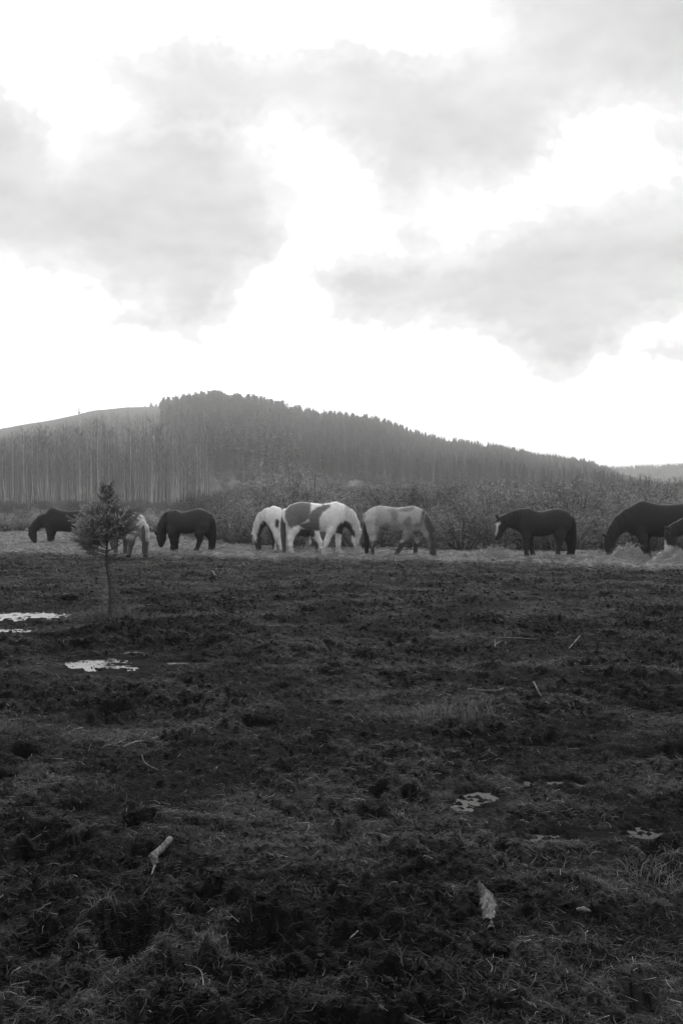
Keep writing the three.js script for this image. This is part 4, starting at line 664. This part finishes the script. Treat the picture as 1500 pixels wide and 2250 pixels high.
// ------------------------------------------------------------------ crumbs of earth and dung, dead grass and straw on the mud
{
  const R = rng(171), lump = (seed) => { const g = new THREE.IcosahedronGeometry(1, 1), p = g.attributes.position; for (let i = 0; i < p.count; i++) { const x = p.getX(i), y = p.getY(i), z = p.getZ(i), q = 1 + 0.5 * N3(x * 1.6 + seed, y * 1.6, z * 1.6) + 0.35 * N3(x * 4 + seed, y * 4, z * 4); p.setXYZ(i, x * q, y * q * 0.7, z * q); } g.computeVertexNormals(); return g; };
  const M = new THREE.Matrix4(), E = new THREE.Euler(), Q = new THREE.Quaternion(), C = new THREE.Color(), V = new THREE.Vector3(), Sc = new THREE.Vector3();
  const clodMat = new THREE.MeshPhysicalMaterial({ color: 0xffffff, roughness: 1, specularIntensity: 0.12, flatShading: true });
  const inPool = (x, d) => pools.some(([px, pd, rx, rz]) => Math.hypot((x - px) / (rx * 1.15), (d - pd + rz * 0.3) / (rz * 1.6)) < 1);
  const spread = (n, d0, d1, pow, keep) => { const out = []; for (let k = 0; out.length < n && k < n * 12; k++) { const d = Math.pow(lerp(Math.pow(d0, pow), Math.pow(d1, pow), R()), 1 / pow), x = (R() * 2 - 1) * (1 + 0.38 * d); if (!inPool(x, d) && keep(x, d)) out.push([x, d]); } return out; };
  const clods = group('earth_crumbs'); kind(clods, 'stuff', 'loose crumbs of mud and dung over the trampled pasture'); clods.userData.category = 'soil';
  for (let v = 0; v < 3; v++) {
    const L = [...spread(12000, 2.2, 18, 0.75, (x, d) => R() < (0.25 + 0.8 * trampled(x, d)) * (1 - 0.7 * sstep(11, 18, d))), ...spread(6000, 10, 30, 1.4, (x, d) => R() < (0.2 + 0.8 * trampled(x, d)) * (1 - 0.8 * sstep(20, 30, d)))], im = new THREE.InstancedMesh(lump(v * 7.7), clodMat, L.length); im.name = 'crumb_mass'; im.userData.kind = 'stuff'; im.castShadow = im.receiveShadow = true;
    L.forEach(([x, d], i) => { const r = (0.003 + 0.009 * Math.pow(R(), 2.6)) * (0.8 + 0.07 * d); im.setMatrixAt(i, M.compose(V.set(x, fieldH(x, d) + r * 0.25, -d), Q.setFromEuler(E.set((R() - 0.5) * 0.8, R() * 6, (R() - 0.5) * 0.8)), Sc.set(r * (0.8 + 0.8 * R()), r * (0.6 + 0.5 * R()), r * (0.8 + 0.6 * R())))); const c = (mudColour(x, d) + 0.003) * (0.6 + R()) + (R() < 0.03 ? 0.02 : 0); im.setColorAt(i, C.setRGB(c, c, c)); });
    clods.add(im);
  }
  const blade = (pts, w) => { const s = new Soup(); s.ribbon(pts, w, 0, 0.35, 1, 1); return s.geo(); };
  const shapes = [blade([[-0.5, 0, 0], [-0.1, 0.09, 0.1], [0.5, 0.02, 0.0]], 0.021), blade([[-0.5, 0, 0], [0.0, 0.12, -0.06], [0.3, 0.14, 0.06], [0.5, 0.05, 0.2]], 0.02), blade([[-0.5, -0.02, 0], [0.5, 0.06, 0.05]], 0.018)];
  const strawMat = new THREE.MeshPhysicalMaterial({ color: 0xffffff, roughness: 0.9, specularIntensity: 0.25, side: THREE.DoubleSide });
  const straw = group('dead_grass'); kind(straw, 'stuff', 'trodden dead grass and straw littering the mud'); straw.userData.category = 'grass';
  shapes.forEach((geo) => {
    const L = [...spread(112000, 2.2, 12, 0.9, (x, d) => R() < 0.2 + litter(x, d)), ...spread(75000, 11, 30, 1.5, (x, d) => R() < 0.2 + litter(x, d))], im = new THREE.InstancedMesh(geo, strawMat, L.length); im.name = 'blade_mass'; im.userData.kind = 'stuff'; im.castShadow = im.receiveShadow = true;
    L.forEach(([x, d], i) => {
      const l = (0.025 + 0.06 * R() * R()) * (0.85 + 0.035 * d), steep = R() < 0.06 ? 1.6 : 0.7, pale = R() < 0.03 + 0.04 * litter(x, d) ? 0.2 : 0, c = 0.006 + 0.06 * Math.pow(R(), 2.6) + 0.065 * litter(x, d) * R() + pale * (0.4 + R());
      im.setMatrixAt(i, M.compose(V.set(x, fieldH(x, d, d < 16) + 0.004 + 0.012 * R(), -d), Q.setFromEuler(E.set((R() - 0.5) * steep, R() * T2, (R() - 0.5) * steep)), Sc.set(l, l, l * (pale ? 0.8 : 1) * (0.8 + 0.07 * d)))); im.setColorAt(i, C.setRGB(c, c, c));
    });
    straw.add(im);
  });
}
// ------------------------------------------------------------------ sticks, bark and tufts lying on the ground
{
  const R = rng(211), stickMat = vcol(0.85, { map: barkTone, bumpMap: barkBump, bumpScale: 0.004 });
  const withUV = (g, s = 0.12) => { const p = g.attributes.position, uv = new Float32Array(p.count * 2); for (let i = 0; i < p.count; i++) { uv[i * 2] = (p.getX(i) + p.getY(i)) / s; uv[i * 2 + 1] = p.getZ(i) / s; } g.setAttribute('uv', new THREE.BufferAttribute(uv, 2)); return g; };
  const ground = (px, py) => { let d = dOf(py); for (let k = 0; k < 4; k++) d = F * (EYE - fieldH(xOf(px, d), d)) / (py - HORIZON); const x = xOf(px, d); return [x, fieldH(x, d), -d]; };
  // a stick through photograph points: [px, py, lift above ground, radius]
  function stick(name, L, tone, sides, label, category, forks = []) {
    const level = (x, d) => { let s = 0; for (const [a, b] of [[0, 0], [0.1, 0], [-0.1, 0], [0, 0.1], [0, -0.1], [0.16, 0.1], [-0.16, -0.1]]) s += fieldH(x + a, d + b); return s / 7; };
    const build = (K) => { const P = K.map(([px, py, up, r]) => { let d = dOf(py), y = 0; for (let k = 0; k < 5; k++) { y = level(xOf(px, d), d) + up + 0.012; d = F * (EYE - y) / (py - HORIZON); } return [xOf(px, d), y, -d, r]; }); const c = new THREE.CatmullRomCurve3(P.map((q) => new THREE.Vector3(q[0], q[1], q[2]))), n = Math.max(6, P.length * 4), out = []; for (let i = 0; i <= n; i++) { const t = i / n, v = c.getPoint(t), f = t * (P.length - 1), j = Math.min(P.length - 2, Math.floor(f)); out.push([v.x, v.y, v.z, lerp(P[j][3], P[j + 1][3], f - j) * (1 + 0.3 * N2(i * 0.9, px0))]); } return out; };
    const px0 = L[0][0], main = build(L), o = main[0], G = group(name, o[0], o[1], o[2]), shift = (P) => P.map((q) => [q[0] - o[0], q[1] - o[1], q[2] - o[2], q[3]]);
    const s = new Soup(), blot = (k, q) => tone * (N2(k * 0.55 + px0, q * 0.6) > 0.1 ? 0.3 : 1) * (0.7 + 0.6 * R()); s.tube(shift(main), sides, blot); const gm = withUV(s.geo()); mesh('stem', gm, stickMat, G);
    for (const f of forks) { const s2 = new Soup(); s2.tube(shift(build(f)), sides, () => tone * (0.75 + 0.5 * R())); mesh('side_shoot', withUV(s2.geo()), stickMat, G); }
    return tag(G, label, category);
  }
  stick('branch', [[372, 1847, 0.022, 0.016], [364, 1857, 0.022, 0.015], [350, 1872, 0.022, 0.0155], [337, 1884, 0.022, 0.018], [338, 1900, 0.012, 0.016], [347, 1924, -0.03, 0.015]], 0.15, 10, 'thick crooked weathered branch stump lying in the mud at lower left', 'branch', [[[334, 1882, 0.032, 0.012], [325, 1888, 0.02, 0.006]], [[338, 1906, 0.02, 0.005], [331, 1926, 0.012, 0.003]]]);
  stick('stick', [[271, 1643, 0.012, 0.008], [290, 1634, 0.02, 0.006], [318, 1629, 0.015, 0.006], [345, 1621, 0.03, 0.004]], 0.23, 6, 'thin pale bent stick above the crooked branch stump', 'stick');
  stick('stick', [[310, 1660, 0.03, 0.004], [316, 1676, 0.015, 0.004], [345, 1694, 0.01, 0.003]], 0.17, 5, 'thin angled straw between the pale stick and the branch stump', 'stick');
  stick('stick', [[1088, 1424, 0, 0.007], [1087, 1406, 0.07, 0.006]], 0.18, 6, 'short forked stick standing upright in the mud at right', 'stick', [[[1088, 1416, 0.05, 0.005], [1100, 1409, 0.06, 0.003]]]);
  stick('stick', [[1096, 1402, 0.03, 0.008], [1140, 1403, 0.03, 0.008], [1180, 1405, 0.02, 0.006]], 0.14, 5, 'long thin stick lying flat beside the upright forked stick', 'stick');
  stick('stick', [[1250, 1426, 0, 0.009], [1274, 1398, 0.03, 0.008]], 0.18, 6, 'straight pale stick leaning to the right, farthest right of the sticks', 'stick');
  stick('stick', [[1028, 1515, 0.02, 0.008], [1060, 1518, 0.03, 0.009], [1092, 1519, 0.03, 0.010], [1106, 1515, 0.032, 0.015]], 0.18, 8, 'pale stick with a knobbed end lying level in the mud at centre right', 'stick');
  stick('stick', [[1173, 1500, 0.03, 0.008], [1181, 1516, 0.02, 0.008], [1190, 1532, 0.0, 0.007]], 0.08, 6, 'short dull stick poking up right of the knobbed stick', 'stick');
  stick('stick', [[1386, 1866, 0.05, 0.016], [1402, 1878, 0.03, 0.02], [1418, 1890, 0.0, 0.016]], 0.08, 7, 'dark short stick beneath the wet mud hollow at right', 'stick');
  stick('stick', [[1269, 2004, 0.012, 0.005], [1285, 2003, 0.014, 0.010], [1301, 2008, 0.01, 0.003]], 0.23, 6, 'small pale curved chip right of the bark slab', 'chip');
  stick('straw', [[404, 2126, 0.012, 0.002], [425, 2131, 0.014, 0.0022], [440, 2142, 0.014, 0.0024], [445, 2172, 0.01, 0.0022]], 0.23, 4, 'pale sharply bent straw at bottom left of centre', 'straw');
  stick('straw', [[1070, 2114, 0.012, 0.002], [1083, 2130, 0.012, 0.0025], [1080, 2144, 0.008, 0.002]], 0.22, 4, 'short pale bent straw below the bark slab', 'straw');
  stick('straw', [[20, 2172, 0.02, 0.003], [60, 2164, 0.02, 0.003]], 0.17, 4, 'pale straight straw in the bottom left corner', 'straw');
  stick('straw', [[768, 2068, 0.01, 0.004], [786, 2052, 0.03, 0.004]], 0.22, 4, 'short pale splinter left of the bark slab', 'straw');
  stick('straw', [[1163, 1866, 0.02, 0.003], [1182, 1878, 0.01, 0.003]], 0.22, 4, 'short pale straw above and right of the bark slab', 'straw');
  stick('stick', [[466, 1254, 0.02, 0.012], [480, 1262, 0.12, 0.009], [490, 1254, 0.2, 0.006]], 0.22, 5, 'thin pale twig arching from the mud in front of the bay horse', 'stick', [[[498, 1270, 0, 0.008], [499, 1256, 0.15, 0.006], [506, 1248, 0.2, 0.005]]]);
  stick('stick', [[534, 1258, 0.0, 0.010], [538, 1246, 0.14, 0.007], [533, 1236, 0.22, 0.005]], 0.22, 5, 'thin pale curved twig standing left of the half hidden pinto', 'stick');
  // the bark slab
  const q = [[1055, 1947], [1066, 1962], [1070, 1978], [1074, 1998], [1078, 2018], [1082, 2044]].map(([a, b], i) => ground(a, b + [17, 20, 20, 18, 10, 0][i])), half = [0.011, 0.02, 0.027, 0.031, 0.023, 0.013], o = q[2], slab = group('bark_slab', o[0], o[1], o[2]), s = new Soup(), NI = 40, NJ = 10, rows = [];
  const curve = new THREE.CatmullRomCurve3(q.map((v, i) => new THREE.Vector3(v[0], v[1] + [0.035, 0.04, 0.04, 0.035, 0.02, -0.005][i], v[2])));
  for (const under of [0, 1]) for (let i = 0; i <= NI; i++) { const t = i / NI, c = curve.getPoint(t), f = t * 5, k = Math.min(4, Math.floor(f)), w = lerp(half[k], half[k + 1], f - k) * (1 + 0.22 * N2(i * 0.35, 3)), row = []; for (let j = 0; j <= NJ; j++) { const u = j / NJ * 2 - 1, step = Math.floor(t * 7 + u * 1.3 + N2(u * 2, t * 3)) % 2 ? 0.007 : 0; const side = (u < 0 ? N2(i * 0.5, 9) : N2(i * 0.5, 19)) * 0.008; row.push(s.v(c.x - o[0] + u * (w + side), c.y - o[1] + 0.016 * (1 - u * u) + 0.006 * N2(u * 3, t * 14) + step - under * 0.022, c.z - o[2] + u * 0.008, (0.15 + 0.1 * N2(u * 4, t * 22)) * (step ? 1.1 : 0.75) * (N2b(u * 3, t * 9) > 0.35 ? 0.4 : 1))); } rows.push(row); }
  for (const b of [0, NI + 1]) for (let i = 0; i < NI; i++) for (let j = 0; j < NJ; j++) { const A = rows[b + i][j], B = rows[b + i][j + 1], Cc = rows[b + i + 1][j], Dd = rows[b + i + 1][j + 1]; s.i.push(A, Cc, B, B, Cc, Dd); }
  for (let i = 0; i < NI; i++) for (const j of [0, NJ]) s.i.push(rows[i][j], rows[i + 1][j], rows[NI + 1 + i][j], rows[i + 1][j], rows[NI + 2 + i][j], rows[NI + 1 + i][j]);
  mesh('bark', withUV(s.geo(), 0.08), stickMat, slab); tag(slab, 'rough flaking slab of bark lying in the mud at lower right', 'bark');
  // green-grey tufts
  const tuft = (px, py, w, n, l0, tone, label) => { const g0 = ground(px, py), G = group('grass_tuft', ...g0), t = new Soup(); for (let k = 0; k < n; k++) { const a = R() * T2, r = w * Math.sqrt(R()), x = Math.cos(a) * r, z = Math.sin(a) * r, b = R() * T2, l = l0 * (0.5 + 0.8 * R()), y = fieldH(g0[0] + x, -(g0[2] + z)) - g0[1] - 0.01; t.ribbon([[x, y, z], [x + Math.cos(b) * l * 0.25, y + l * 0.6, z + Math.sin(b) * l * 0.25], [x + Math.cos(b) * l * 0.75, y + l * 0.8, z + Math.sin(b) * l * 0.75]], 0.0024, Math.sin(b), 0, -Math.cos(b), tone * (0.5 + R())); } mesh('blades', t.geo(), vcol(0.85, { side: THREE.DoubleSide }), G); tag(G, label, 'grass'); };
  tuft(1480, 1912, 0.2, 300, 0.08, 0.09, 'shaggy grass tuft at the right edge beside the dark stick');
  tuft(1010, 1572, 0.35, 420, 0.11, 0.1, 'flattened pale grass tuft at centre right below the knobbed stick');
  tuft(895, 2170, 0.05, 26, 0.07, 0.07, 'tiny grass sprig at bottom centre');
  tuft(885, 1805, 0.08, 60, 0.06, 0.1, 'small pale grass tuft in the middle of the mud');
  tuft(230, 2015, 0.06, 30, 0.07, 0.06, 'thin grass sprig at lower left below the branch stump');
}
renderer.render(scene, camera);
